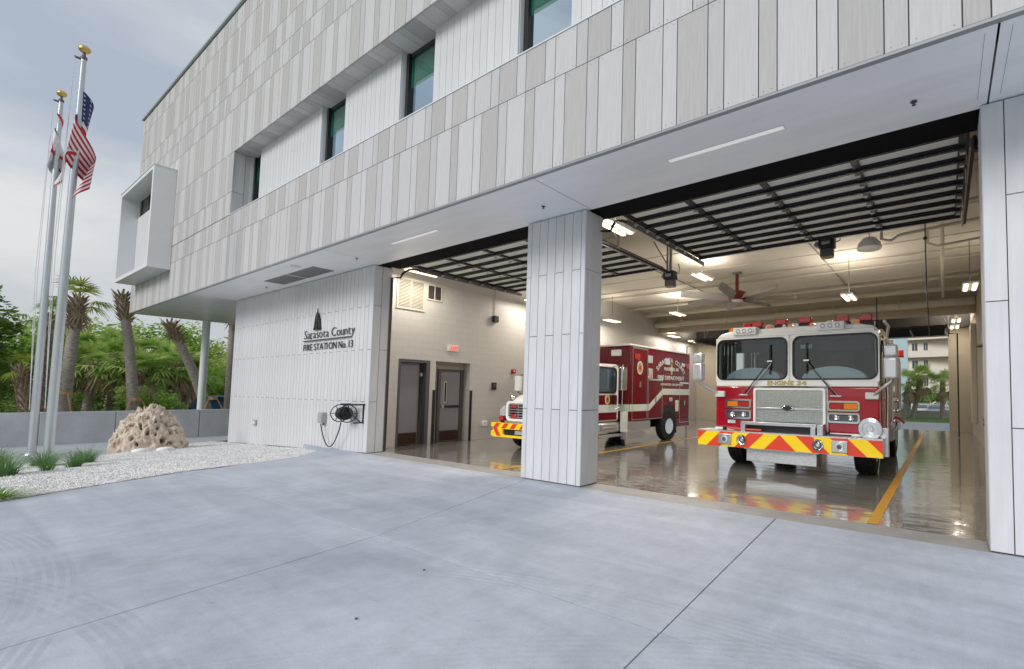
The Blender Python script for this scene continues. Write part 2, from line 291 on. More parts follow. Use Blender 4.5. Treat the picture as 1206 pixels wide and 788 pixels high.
# ------------------------------------------------------------------ mesh helpers
def rot_axis(axis, u, v, w):
    return {'z': (u, v, w), 'y': (u, w, v), 'x': (w, u, v)}[axis]
class MB:
    def __init__(s): s.v = []; s.f = []; s.m = []
    def add(s, vs, fs, m=0):
        o = len(s.v); s.v += [tuple(p) for p in vs]; s.f += [tuple(o + i for i in f) for f in fs]; s.m += [m] * len(fs); return s
    def box(s, x0, x1, y0, y1, z0, z1, m=0):
        return s.add([(x0, y0, z0), (x1, y0, z0), (x1, y1, z0), (x0, y1, z0), (x0, y0, z1), (x1, y0, z1), (x1, y1, z1), (x0, y1, z1)],
                     [(0, 3, 2, 1), (4, 5, 6, 7), (0, 1, 5, 4), (1, 2, 6, 5), (2, 3, 7, 6), (3, 0, 4, 7)], m)
    def prism(s, pts, axis, a, b, m=0):
        n = len(pts); vs = [rot_axis(axis, p[0], p[1], a) for p in pts] + [rot_axis(axis, p[0], p[1], b) for p in pts]
        return s.add(vs, [tuple(range(n))[::-1], tuple(range(n, 2 * n))] + [(i, (i + 1) % n, n + (i + 1) % n, n + i) for i in range(n)], m)
    def ring(s, po, pi, axis, a, b, m=0):
        n = len(po); L = []
        for w in (a, b): L += [rot_axis(axis, p[0], p[1], w) for p in po] + [rot_axis(axis, p[0], p[1], w) for p in pi]
        fs = []
        for i in range(n):
            j = (i + 1) % n
            fs += [(i, j, n + j, n + i), (2 * n + j, 2 * n + i, 3 * n + i, 3 * n + j), (j, i, 2 * n + i, 2 * n + j), (n + i, n + j, 3 * n + j, 3 * n + i)]
        return s.add(L, fs, m)
    def tube(s, path, r, n=8, m=0, caps=True):
        path = [Vector(p) for p in path]; rs = r if isinstance(r, (list, tuple)) else [r] * len(path)
        vs = []; up = None
        for i, p in enumerate(path):
            d = (path[min(i + 1, len(path) - 1)] - path[max(i - 1, 0)]).normalized()
            if up is None: up = d.orthogonal().normalized()
            up = (up - d * up.dot(d)).normalized(); sd_ = d.cross(up)
            for k in range(n):
                a = 2 * math.pi * k / n; vs.append(p + (up * math.cos(a) + sd_ * math.sin(a)) * rs[i])
        fs = [(i * n + k, i * n + (k + 1) % n, (i + 1) * n + (k + 1) % n, (i + 1) * n + k) for i in range(len(path) - 1) for k in range(n)]
        if caps: fs += [tuple(range(n))[::-1], tuple(range((len(path) - 1) * n, len(path) * n))]
        return s.add(vs, fs, m)
    def cyl(s, p0, p1, r0, r1=None, n=16, m=0): return s.tube([p0, p1], [r0, r0 if r1 is None else r1], n, m)
    def lathe(s, prof, c, axis='z', n=20, m=0, caps=True):
        vs = []
        for (r, h) in prof:
            for k in range(n):
                a = 2 * math.pi * k / n; q = rot_axis(axis, r * math.cos(a), r * math.sin(a), h); vs.append((c[0] + q[0], c[1] + q[1], c[2] + q[2]))
        fs = [(i * n + k, i * n + (k + 1) % n, (i + 1) * n + (k + 1) % n, (i + 1) * n + k) for i in range(len(prof) - 1) for k in range(n)]
        if caps and prof[0][0] > 1e-6: fs.append(tuple(range(n))[::-1])
        if caps and prof[-1][0] > 1e-6: fs.append(tuple(range((len(prof) - 1) * n, len(prof) * n)))
        return s.add(vs, fs, m)
    def ball(s, c, rx_, ry_=None, rz_=None, n=14, m=0):
        ry_ = ry_ or rx_; rz_ = rz_ or rx_; k = n // 2; vs = []
        for i in range(k + 1):
            t = math.pi * i / k
            for j in range(n):
                a = 2 * math.pi * j / n; vs.append((c[0] + rx_ * math.sin(t) * math.cos(a), c[1] + ry_ * math.sin(t) * math.sin(a), c[2] + rz_ * math.cos(t)))
        return s.add(vs, [(i * n + j, (i + 1) * n + j, (i + 1) * n + (j + 1) % n, i * n + (j + 1) % n) for i in range(k) for j in range(n)], m)
    def mesh(s, name, mats, smooth=None, fix=True):
        me = bpy.data.meshes.new(name); me.from_pydata(s.v, [], s.f)
        for mm in (mats if isinstance(mats, (list, tuple)) else [mats]): me.materials.append(MT[mm] if isinstance(mm, str) else mm)
        me.polygons.foreach_set('material_index', s.m)
        if fix:
            bm = bmesh.new(); bm.from_mesh(me); bmesh.ops.remove_doubles(bm, verts=bm.verts, dist=1e-6); bmesh.ops.recalc_face_normals(bm, faces=bm.faces); bm.to_mesh(me); bm.free()
        if smooth is not None:
            me.polygons.foreach_set('use_smooth', [True] * len(me.polygons)); me.set_sharp_from_angle(angle=R(smooth))
        me.update(); return me
    def build(s, name, mats, parent=None, smooth=None, bevel=0, fix=True, seg=2):
        o = bpy.data.objects.new(name, s.mesh(name, mats, smooth, fix)); COL.objects.link(o)
        if parent: o.parent = parent
        if bevel:
            md = o.modifiers.new('bevel', 'BEVEL'); md.width = bevel; md.segments = seg; md.limit_method = 'ANGLE'; md.angle_limit = R(40)
            if smooth is None:
                o.data.polygons.foreach_set('use_smooth', [True] * len(o.data.polygons)); o.data.set_sharp_from_angle(angle=R(35)); md.harden_normals = False
        return o
def link(name, me, parent=None, loc=None):
    o = bpy.data.objects.new(name, me); COL.objects.link(o)
    if parent: o.parent = parent
    if loc: o.location = loc
    return o
def tag(o, label=None, cat=None, group=None, kind=None):
    if label: o['label'] = label
    if cat: o['category'] = cat
    if group: o['group'] = group
    if kind: o['kind'] = kind
    return o
def thing(name, label, cat, loc=(0, 0, 0), rz=0, group=None):
    o = bpy.data.objects.new(name, None); COL.objects.link(o); o.location = loc; o.rotation_euler = (0, 0, rz); o.empty_display_size = .2
    return tag(o, label, cat, group)
def struct(name, parent=None):
    o = bpy.data.objects.new(name, None); COL.objects.link(o); o['kind'] = 'structure'; return o
def B(name, m, parent, *a, bevel=0, seg=2): return MB().box(*a).build(name, m, parent, bevel=bevel, seg=seg)
def rrect(x0, x1, y0, y1, r, k=5):
    P = []
    for cx, cy, a0 in ((x1 - r, y1 - r, 0), (x0 + r, y1 - r, 90), (x0 + r, y0 + r, 180), (x1 - r, y0 + r, 270)):
        for i in range(k + 1): a = R(a0 + 90 * i / k); P.append((cx + r * math.cos(a), cy + r * math.sin(a)))
    return P
def text_obj(name, s, size, depth, m, parent, loc, rot, width=None, align='CENTER', spacing=1.0, shear=0, bold=0.0):
    cu = bpy.data.curves.new(name, 'FONT'); cu.body = s; cu.size = size; cu.extrude = depth; cu.align_x = align; cu.space_character = spacing; cu.shear = shear; cu.offset = bold; cu.resolution_u = 3
    to = bpy.data.objects.new(name + '_tmp', cu); COL.objects.link(to)
    bpy.context.view_layer.update()
    dg = bpy.context.evaluated_depsgraph_get(); me = bpy.data.meshes.new_from_object(to.evaluated_get(dg)); bpy.data.objects.remove(to); bpy.data.curves.remove(cu)
    me.name = name; me.materials.clear(); me.materials.append(MT[m])
    if width:
        xs = [v.co.x for v in me.vertices]; w = max(xs) - min(xs); k = width / w
        for v in me.vertices: v.co.x *= k
    o = bpy.data.objects.new(name, me); COL.objects.link(o); o.parent = parent; o.location = loc; o.rotation_euler = rot
    return o
def flat_text_mesh(s, size, depth, bold=0.0):
    cu = bpy.data.curves.new('t', 'FONT'); cu.body = s; cu.size = size; cu.extrude = depth; cu.offset = bold; cu.resolution_u = 3
    to = bpy.data.objects.new('t_tmp', cu); COL.objects.link(to); bpy.context.view_layer.update()
    me = bpy.data.meshes.new_from_object(to.evaluated_get(bpy.context.evaluated_depsgraph_get())); bpy.data.objects.remove(to); bpy.data.curves.remove(cu); return me
CAMP = Vector((0, 0, 1.6))
def px_of(p):
    d = Vector(p) - CAMP; z = d.dot(fz)
    if z < .2: return None
    return (800 + 527.42 * d.dot(rx) / z, 435.76 - 527.42 * d.dot(uy) / z, z)
def in_view(p, mrg=25):
    q = px_of(p); return q is not None and -mrg < q[0] < 1206 + mrg and -mrg < q[1] < 788 + mrg
def terr(x): return 0.0 if x > -12.45 else (-0.039 * (-12.45 - x) if x > -24 else -0.45)
# ================================================================== GROUND
ap = struct('apron')
MB().box(-12.3, 14, -12, 5.70, -0.30, -0.03).build('slab_bed', 'asphalt', ap)
def slab(pts, nm='concrete_slab', m='apron', zt=0.0, par=ap, th=.12):
    cx = sum(p[0] for p in pts) / len(pts); cy = sum(p[1] for p in pts) / len(pts); q = []
    for x, y in pts:
        d = math.hypot(x - cx, y - cy); q.append((x - (x - cx) / d * .006, y - (y - cy) / d * .006))
    return MB().prism(q, 'z', zt - th, zt).build(nm, m, par, bevel=.004, seg=1)
def sxA(y): return -1.9 + (5.64 - y) * .078
def sxB(y): return (-5.35 - (y - 2.55) * .39) if y > 2.55 else (-5.35 + (2.55 - y) * .19)
YF = 5.705
slab([(sxA(2.6), 2.6), (14, 2.6), (14, YF), (sxA(YF), YF)]); slab([(sxA(-12), -12), (14, -12), (14, 2.6), (sxA(2.6), 2.6)])
slab([(sxB(2.6), 2.6), (sxA(2.6), 2.6), (sxA(YF), YF), (sxB(YF), YF)]); slab([(sxB(-12), -12), (sxA(-12), -12), (sxA(2.6), 2.6), (sxB(2.6), 2.6)])
EDGE = [(-6.5, -12), (-8.6, -5), (-10.2, -1.2), (-11.13, .62), (-11.77, 1.56), (-12.3, 2.45), (-12.72, 3.6), (-13.1, 4.55), (-14.1, 5.45), (-16.0, 5.70)]
slab([(sxB(2.6), 2.6), (sxB(YF), YF), (-12.45, YF)] + [(-12.45, 3.0), (-12.36, 2.6)])
slab([(sxB(-12), -12), (sxB(2.6), 2.6), (-12.36, 2.6)] + [EDGE[i] for i in (4, 3, 2, 1, 0)])
slab([(-12.45, 3.0), (-12.45, YF), (-16.0, YF), (-14.1, 5.45), (-13.1, 4.55), (-12.72, 3.6)], zt=-0.004)

# sloped ground, gravel bed, footpath
def strip_sheet(name, m, xs, ylo, yhi, dz, kind='structure', ny=24):
    mb = MB(); nx = len(xs)
    for x in xs:
        for j in range(ny + 1):
            y = ylo(x) + (yhi(x) - ylo(x)) * j / ny; mb.v.append((x, y, terr(x) + dz + .012 * noise.noise((x * 1.3, y * 1.3, 0))))
    for i in range(nx - 1):
        for j in range(ny): a = i * (ny + 1) + j; mb.f.append((a, a + 1, a + ny + 2, a + ny + 1)); mb.m.append(0)
    o = mb.build(name, m, smooth=60); o['kind'] = kind; return o
def edge_x(y):
    for (x0, y0), (x1, y1) in zip(EDGE, EDGE[1:]):
        if y0 <= y <= y1: return x0 + (x1 - x0) * (y - y0) / (y1 - y0)
    return EDGE[0][0] if y < EDGE[0][1] else EDGE[-1][0]
FAR = [(-16.5, -12), (-18.6, 0.2), (-18.9, 1.8), (-20.0, 2.75), (-23.3, 5.0), (-24.6, 6.2), (-25.0, 9)]
def far_x(y):
    for (x0, y0), (x1, y1) in zip(FAR, FAR[1:]):
        if y0 <= y <= y1: return x0 + (x1 - x0) * (y - y0) / (y1 - y0)
    return FAR[-1][0]
def bed(name, m, fx0, fx1, y0, y1, dz, nx, ny, ns=0.0, kind='structure'):
    mb = MB()
    for j in range(ny + 1):
        y = y0 + (y1 - y0) * j / ny
        for i in range(nx + 1):
            x = fx0(y) + (fx1(y) - fx0(y)) * i / nx; e_ = min(1, 4 * min(i, nx - i) / nx); mb.v.append((x, y, terr(x) + dz + e_ * ns * (noise.noise((x * 1.1, y * 1.1, 3)) + .5 * noise.noise((x * 3, y * 3, 7)))))
    for j in range(ny):
        for i in range(nx): a = j * (nx + 1) + i; mb.f.append((a, a + 1, a + nx + 2, a + nx + 1)); mb.m.append(0)
    o = mb.build(name, m, smooth=60); o['kind'] = kind; return o
g1 = MB(); g1.v = [(-900, -900, -1.1), (900, -900, -1.1), (900, 900, -1.1), (-900, 900, -1.1)]; g1.f = [(0, 1, 2, 3)]; g1.m = [0]
o = g1.build('ground', 'far_grass'); o['kind'] = 'structure'
bed('footpath', 'path_concrete', lambda y: -27.2, lambda y: far_x(y) + .25, -12, 24, -0.012, 10, 40)
bed('gravel_bed', 'gravel', far_x, edge_x, -12, 5.72, 0.006, 60, 90, .03)
# loose stones on the bed
rnd = random.Random(4); mb = MB()
for k in range(26000):
    y = rnd.uniform(-1.5, 5.68) if k % 3 else rnd.uniform(-.6, 3); a = far_x(y) + .05; b_ = edge_x(y) - .02; t_ = rnd.random(); x = b_ + (a - b_) * t_ ** 1.2
    r_ = rnd.uniform(.008, .021); z = terr(x) + .012 + .03 * noise.noise((x * 1.1, y * 1.1, 3)); c = Vector((x, y, z)); h = [r_ * rnd.uniform(.6, 1.2) for _ in range(6)]
    mb.add([c + Vector((h[0], 0, 0)), c + Vector((0, h[1], 0)), c + Vector((-h[2], 0, 0)), c + Vector((0, -h[3], 0)), c + Vector((h[4] * .2, 0, h[4] * .8)), c - Vector((0, 0, .01))],
           [(0, 1, 4), (1, 2, 4), (2, 3, 4), (3, 0, 4)], 0 if rnd.random() < .8 else 1)
tag(mb.build('gravel', ['stone_white', 'path_concrete'], fix=False), 'loose white crushed stones covering the planting bed beside the apron', 'gravel', kind='stuff')

# retaining wall of concrete panels
rw = thing('retaining_wall', 'low grey concrete retaining wall of long panels behind the gravel bed', 'wall', (-26.5, 0, -.5))
ys = [-13, -8.5, -5, -2.0, 0.35, 2.08, 3.72, 5.9, 8.1, 10.4, 13, 17, 21]
for a, b_ in zip(ys, ys[1:]): MB().box(-.22, 0, a + .012, b_ - .012, 0, 1.17).build('wall_panel', 'ret_concrete', rw, bevel=.01)
MB().box(-.2, -.03, -13, 21, 0, 1.14).build('joint_filler', 'trim_grey', rw)

# ================================================================== FIRE STATION
fs = thing('fire_station', 'white and grey panelled two storey fire station with two open engine bays', 'fire station')
def sub(name, parent=fs):
    o = bpy.data.objects.new(name, None); COL.objects.link(o); o.parent = parent; o.empty_display_size = .1; return o
# ---- upper storey
XL, XR, YW = -30.7, 5.5, 4.45
uw = MB()
uw.box(XL + .02, XR, YW + .028, YW + .34, 4.80, 6.79).box(XL + .02, -18.46, YW + .028, YW + .34, 6.79, 8.77).box(XL + .02, XR, YW + .028, YW + .34, 8.77, 13.44)
uw.box(XL + .02, XL + .2, YW + .34, 24.4, 4.80, 13.44).box(XR - .2, XR, YW + .34, 24.4, 4.80, 13.44).box(XL + .2, XR - .2, 24.2, 24.4, 4.80, 13.44)
upper = uw.build('upper_wall', 'backing', fs)
MB().box(XL - .03, XR, YW - .06, 24.5, 13.47, 13.56).build('roof_coping', 'roof_metal', fs, bevel=.01)
MB().box(XL, XR, YW + .0, YW + .3, 13.44, 13.47).build('coping_shadow', 'black_frame', fs)  # black strip drawn in as the shadow line under the coping
MB().box(XL, XR, YW - .008, YW + .05, 4.775, 4.803).build('base_trim', 'trim_grey', fs)
MB().box(-18.44, XR, YW - .012, YW + .40, 6.785, 6.805).build('sill_flashing', 'trim_white', fs)
PER = .623; rowdefs = [(4.806, 6.15, 0, 0), (6.15, 6.785, 1, 1), (6.80, 7.51, 0, 2), (7.51, 8.75, 1, 1), (8.75, 10.15, 0, 1), (10.15, 10.80, 1, 3), (10.80, 11.48, 0, 2), (11.48, 12.78, 1, 4), (12.78, 13.44, 0, 5)]
PATW = [('D', 'L', 'L', 'D', 'L', 'M'), ('M', 'L', 'L', 'D', 'L', 'D')]
tone = {'L': 'panel_light', 'M': 'panel_mid', 'D': 'panel_dark'}
pl = []; rnd = random.Random(7)
for ri, (z0, z1, sw, off) in enumerate(rowdefs):
    xr = -2.31 + PER * 12 + (.2 if ri in (4, 6) else 0) - (.31 if ri in (3, 5) else 0); k = 0; x = xr
    while x > XL + .03:
        wide = (k % 2 == 0) if sw == 0 else (k % 2 == 1); w = .415 if wide else .208; x0 = max(x - w, XL + .0); idx = (k + off * 2) % 6
        tn = (['D', 'L', 'L', 'D', 'L', 'M'] if sw == 0 else ['L', 'D', 'M', 'L', 'L', 'D'])[idx]
        if rnd.random() < .07: tn = rnd.choice('LMD')
        if x0 < XR - .3 and not (z0 > 6.7 and z1 < 8.8 and x > -18.4):
            pl.append((x0, min(x, XR), z0, z1, tn))
        elif z0 > 6.7 and z1 < 8.8 and x0 < -18.44 < x: pl.append((x0, -18.445, z0, z1, tn))
        x -= w; k += 1
def parea(p):
    a = px_of((p[0], YW, p[2])); c = px_of((p[1], YW, p[3])); ins = in_view(((p[0] + p[1]) / 2, YW, (p[2] + p[3]) / 2), 60) if a and c else False
    return abs(a[0] - c[0]) * abs(a[1] - c[1]) if ins else 0
pl.sort(key=parea, reverse=True); cache = {}; rest = MB()
for i, (x0, x1, z0, z1, tn) in enumerate(pl):
    g = .0065
    if i < 292:
        key = (round(x1 - x0, 3), round(z1 - z0, 3))
        mi = cache.get(key)
        if mi is None:
            w, h = x1 - x0, z1 - z0; mbx = MB().box(g, w - g, 0, .022, g, h - g); mi = cache[key] = mbx.mesh('facade_panel', 'panel_light')
        o = link('facade_panel', mi, upper, (x0, YW, z0)); o.material_slots[0].link = 'OBJECT'; o.material_slots[0].material = MT[tone[tn]]
    else: rest.box(x0 + g, x1 - g, YW, YW + .022, z0 + g, z1 - g, 'LMD'.index(tn))
o = rest.build('facade_panel', ['panel_light', 'panel_mid', 'panel_dark'], upper, fix=False); o['kind'] = 'stuff'
for k in range(16): MB().box(XL, XL + .02, YW + .02 + k * .62, YW + .02 + k * .62 + .61, 4.8, 13.44).build('end_panel', 'panel_light', fs) if k < 6 else None
MB().box(XL, XL + .02, YW + .02 + 6 * .62, 24.4, 4.8, 13.44).build('end_panel', 'panel_light', fs)
# fixing screws near the panel ends
mb = MB()
for (x0, x1, z0, z1, tn) in pl[:60]:
    for xx in (x0 + .06, x1 - .06):
        for zz in (z0 + .05, z1 - .05): mb.cyl((xx, YW - .003, zz), (xx, YW + .001, zz), .007, n=6)
o = mb.build('screw', 'trim_grey', upper, fix=False); o['kind'] = 'stuff'
# ---- recessed window band
YB = YW + .37
rb = MB().box(-18.46, XR, YB + .03, YB + .06, 6.79, 8.76)
wins = [(-18.44, -17.54), (-13.5, -12.25), (-9.8, -8.57), (-6.1, -4.88), (-2.4, -1.17)]
band = sub('window_band')
cuts = [-18.46] + [v for w in wins for v in w] + [XR]
for a, b_ in zip(cuts[::2], cuts[1::2]):
    if b_ - a < .05: continue
    MB().box(a + .004, b_ - .004, YB + .025, YB + .24, 6.806, 8.757).build('board_backing', 'backing', band)
    n = max(1, round((b_ - a) / .205)); w = (b_ - a) / n
    me = MB().box(.004, w - .004, 0, .022, 0, 8.757 - 6.806).mesh('board', 'board_white')
    for i in range(n): link('board', me, band, (a + i * w, YB, 6.806))
MB().box(-18.46, XR, YW + .02, YB + .3, 8.765, 8.80).build('band_ceiling', 'backing', band)
x = -18.44; k = 0
while x < XR - .3:
    w = (.415, .208)[k % 2]; MB().box(x + .004, x + w - .004, YW + .03, YB + .2, 8.758, 8.766).build('reveal_panel', ('panel_dark', 'panel_mid', 'panel_light')[(k * 2) % 3], band); x += w; k += 1
MB().box(-18.462, -18.44, YW + .004, YB - .10, 7.53, 8.755).build('end_reveal', 'panel_light', band); MB().box(-18.462, -18.44, YW + .004, YB - .10, 6.806, 7.52).build('end_reveal', 'panel_mid', band); MB().box(-18.462, -18.44, YB - .09, YB + .2, 6.806, 8.755).build('end_reveal', 'panel_light', band)
MB().box(-18.44, XR, YB + .26, YB + 2.2, 6.74, 6.78).box(-18.44, XR, YB + 2.2, YB + 2.24, 6.78, 8.8).build('room_back', 'room_dark', band)
for (a, b_) in wins:
    wn = sub('window'); y0, y1 = YB + .13, YB + .21
    t_ = .075; MB().box(a, a + .11, y0 - .03, y1, 6.81, 8.755).box(b_ - t_, b_, y0, y1, 6.81, 8.755).box(a + .11, b_ - t_, y0, y1, 8.755 - .09, 8.755).box(a + .11, b_ - t_, y0, y1, 6.81, 6.81 + .05).build('frame', 'black_frame', wn)
    MB().box(a + .11, b_ - t_, y0 + .03, y0 + .04, 6.86, 8.0).build('pane', 'window_glass', wn); MB().box(a + .11, b_ - t_, y0 + .03, y0 + .04, 8.0, 8.665).build('reflection_pane', 'green_reflection', wn)  # added upper pane: a green reflection painted into its colour
    MB().box(a + .12, b_ - t_, y1 + .02, y1 + .03, 7.95, 8.68).build('blind', 'blind', wn)
    MB().box(a - .002, a + .008, YB + .024, y0 - .03, 6.806, 8.757).build('jamb', 'trim_white', wn); MB().box(b_ - .008, b_ + .002, YB + .024, y0, 6.806, 8.757).build('jamb', 'trim_white', wn)
# ---- projecting box frame at the far end
bx = sub('box_window')
x0, x1, z0, z1, yf = -29.92, -24.6, 5.92, 9.68, 3.88
MB().box(x0, x0 + .16, yf, YW - .002, z0, z1).build('side_panel', 'trim_white', bx, bevel=.006); MB().box(x1 - .16, x1, yf, YW - .002, z0, z1).build('side_panel', 'trim_white', bx, bevel=.006)
MB().box(x0 + .16, x1 - .16, yf, YW - .002, z1 - .14, z1).build('top_panel', 'trim_white', bx); MB().box(x0 + .16, x1 - .16, yf, YW - .002, z0, z0 + .14).build('bottom_panel', 'trim_white', bx)
MB().box(x0 - .02, x1 + .02, yf - .02, YW - .002, z1, z1 + .03).build('cap', 'trim_white', bx)
MB().box(x0 + .16, x1 - .16, YW - .10, YW - .003, z0 + .14, 8.8).build('spandrel', 'board_white', bx)
MB().box(x0 + .16, x1 - .16, YW - .05, YW - .003, 8.8, z1 - .14).build('window', 'black_frame', bx)
for k in range(4): MB().box(x0 + .5 + k * 1.2, x0 + .54 + k * 1.2, YW - .07, YW - .05, 8.8, z1 - .14).build('mullion', 'black_steel', bx)
# ---- soffit
ZS = 4.78
sf = sub('soffit')
for a, b_ in ((-22.3, -12.19), (-12.17, -5.26), (-5.24, .44), (.46, XR)): MB().box(a, b_, YW + .055, 5.79, ZS, ZS + .02).build('soffit_panel', 'soffit', sf)
MB().box(XL + .02, XR, YW + .04, 5.8, ZS + .02, ZS + .03).build('joint_backing', 'backing', sf)
y = YW + .055
for k in range(26): MB().box(XL + .02, -22.31, y + .003, y + .317, ZS, ZS + .02).build('soffit_plank', 'soffit_plank', sf); y += .32
MB().box(XL + .02, -22.31, y, 24.3, ZS, ZS + .02).build('soffit_plank', 'soffit_plank', sf)
for dx in (.35, .55): MB().box(dx - .002, dx + .002, 4.58, 5.6, ZS - .002, ZS).build('access_joint', 'trim_grey', sf)
for a, b_ in ((-10.31, -8.64), (-3.2, -1.6), (2.6, 4.2)):
    l = sub('strip_light'); MB().box(a, b_, 5.03, 5.09, ZS - .012, ZS - .001).build('diffuser', 'strip_lamp', l); MB().box(a - .02, b_ + .02, 5.015, 5.105, ZS - .006, ZS - .001).build('housing', 'trim_white', l)
for a, b_ in ((-17.4, -15.85), (-15.75, -14.1)):
    g_ = sub('soffit_grille'); MB().box(a, b_, 5.02, 5.5, ZS - .008, ZS - .001).build('frame', 'trim_grey', g_)
    for k in range(9): MB().box(a + .04, b_ - .04, 5.05 + k * .05, 5.075 + k * .05, ZS - .02, ZS - .008).build('slat', 'grey_steel', g_)
for xx, yy in ((-5.89, 5.28), (-.24, 5.3), (-18.35, 5.37), (-12.25, 5.22)):
    MB().lathe([(.035, ZS), (.035, ZS - .006), (.012, ZS - .01), (.012, ZS - .035), (.022, ZS - .04), (.0, ZS - .042)], (xx, yy, 0), n=12).build('sprinkler_head', 'dark_grey_paint', fs, smooth=40)
MB().lathe([(.11, ZS), (.10, ZS - .03), (0, ZS - .035)], (-14.46, 4.78, 0)).build('round_lamp', 'trim_white', fs, smooth=40)
# round column under the overhang
MB().lathe([(.135, -1.1), (.135, 4.60), (.135, ZS - .001)], (-30.25, 6.75, 0), n=32).build('column', 'trim_white', fs, smooth=40)

# ---- board cladding
ROWA, ROWB = (1.285, 3.73), (2.61,)
bcache = {}
def boards(parent, x0, x1, yf_, zbot, ztop=ZS - .012, first=0, axis='x', edges=None, rows=None):
    """vertical boards with staggered butt joints; axis x: face -Y, axis y: face +X at x=yf_"""
    E_ = edges or [x0 + i * (x1 - x0) / max(1, round((x1 - x0) / .2055)) for i in range(max(1, round((x1 - x0) / .2055)) + 1)]
    for i, (a, b_) in enumerate(zip(E_, E_[1:])):
        js = (ROWA, ROWB)[(i + first) % 2]; zb = zbot(a) if callable(zbot) else zbot; zz = [zb] + list(js) + [ztop]
        for c, d in zip(zz, zz[1:]):
            w, h = b_ - a, d - c; key = (axis, round(w, 3), round(h, 3)); g = .0055
            if key not in bcache:
                bcache[key] = (MB().box(g, w - g, 0, .02, g, h - g) if axis == 'x' else MB().box(-.02, 0, g, w - g, g, h - g)).mesh('board', 'board_white')
            link('board', bcache[key], parent, (a, yf_, c) if axis == 'x' else (yf_, a, c))
sw = MB().box(-22.28, -12.45, 5.732, 6.1, -.5, ZS - .01).build('sign_wall', 'backing', fs)
boards(sw, -22.3, -12.42, 5.71, lambda a: terr(a) + .02); boards(sw, 5.71, 6.08, -12.42, .01, first=0, axis='y', edges=[5.712, 5.90, 6.09])
MB().box(-22.3, -22.28, 5.732, 24.3, -.5, ZS - .01).build('wall_end', 'board_white', fs); MB().box(-22.28, -13.35, 24.0, 24.3, -.5, 5.75).build('back_wall', 'wall_tan', fs)
pi_ = MB().box(-6.74, -5.32, 5.732, 6.14, .0, ZS - .01).build('pillar', 'backing', fs)
boards(pi_, 0, 0, 5.71, .012, edges=[-6.765, -6.645, -6.435, -6.225, -6.02, -5.81, -5.605, -5.40, -5.30]); boards(pi_, 0, 0, -5.30, .012, axis='y', edges=[5.714, 6.15])
for a, b_ in ((.012, 1.285), (1.285, 3.73), (3.73, ZS - .012)): MB().box(-6.765, -6.745, 5.732, 6.15, a + .003, b_ - .003).build('board', 'board_white', pi_)
pr = MB().box(.40, XR, 5.732, 6.15, .0, ZS - .01).build('pier', 'backing', fs)
boards(pr, .38, .38 + 24 * .2055, 5.71, .012, first=1)
for a, b_ in ((.012, 1.285), (1.285, 3.73), (3.73, ZS - .012)): MB().box(.38, .40, 5.732, 6.15, a + .003, b_ - .003).build('board', 'board_white', pr)

# ---- garage shell
XG, XGR, YR, ZC = -13.15, 1.05, 24.3, 5.75
fl = MB().box(XG - .4, XGR, 6.12, YR + .1, -.2, -.002).build('garage_floor', 'polished'); fl['kind'] = 'structure'
th = MB().box(XG, XGR, 5.71, 6.116, -.2, -.001).build('threshold', 'path_tan'); th['kind'] = 'structure'
def yellow(x0, x1, y0, y1, z=.0025):
    o = MB().add([(x0, y0, z), (x1, y0, z), (x1, y1, z), (x0, y1, z)], [(0, 1, 2, 3)]).build('floor_line', 'line_yellow', fix=False); o['kind'] = 'structure'
yellow(-.87, -.74, 6.13, 21); yellow(-7.9, -7.78, 6.13, 20)
lw = MB()
OP = [(6.76, 7.66, 2.47), (7.83, 8.97, 2.47)]
lw.box(XG - .2, XG, 6.10, OP[0][0], 0, ZC).box(XG - .2, XG, OP[0][1], OP[1][0], 0, ZC).box(XG - .2, XG, OP[1][1], YR, 0, ZC)
for a, b_, h in OP: lw.box(XG - .2, XG, a, b_, h, ZC)
lw.build('garage_side_wall', 'block', fs)
MB().box(-12.44, XG - .2, 6.10, 6.14, 0, ZC).build('front_return', 'block', fs)
MB().box(XGR, XGR + .2, 6.15, YR, 0, ZC).build('garage_side_wall', 'wall_tan', fs)
MB().box(.40, XGR, 6.152, 6.35, 0, ZC).build('front_return', 'wall_tan', fs)
rear = MB().box(XG, -11.75, YR, YR + .3, 0, ZC).box(-6.5, -5.4, YR, YR + .3, 0, ZC).box(.17, XGR, YR, YR + .3, 0, ZC).box(-11.75, -6.5, YR, YR + .3, 4.45, ZC).box(-5.4, .17, YR, YR + .3, 4.45, ZC).build('garage_rear_wall', 'wall_tan', fs)
MB().box(XG, XGR, 6.15, YR, ZC, ZC + .15).build('garage_ceiling', 'ceiling_cream', fs)
for k in range(9): MB().box(XG, XGR, 7.2 + k * 2.0, 7.23 + k * 2.0, ZC - .02, ZC).build('ceiling_rib', 'ceiling_cream', fs)
MB().box(-12.42, XGR, 5.80, 6.30, ZS + .02, ZC).build('lintel', 'lintel_black', fs)
MB().box(XG, XGR, 19.9, 20.3, 4.78, ZC - .001).build('cross_beam', 'beam_cream', fs, bevel=.01)
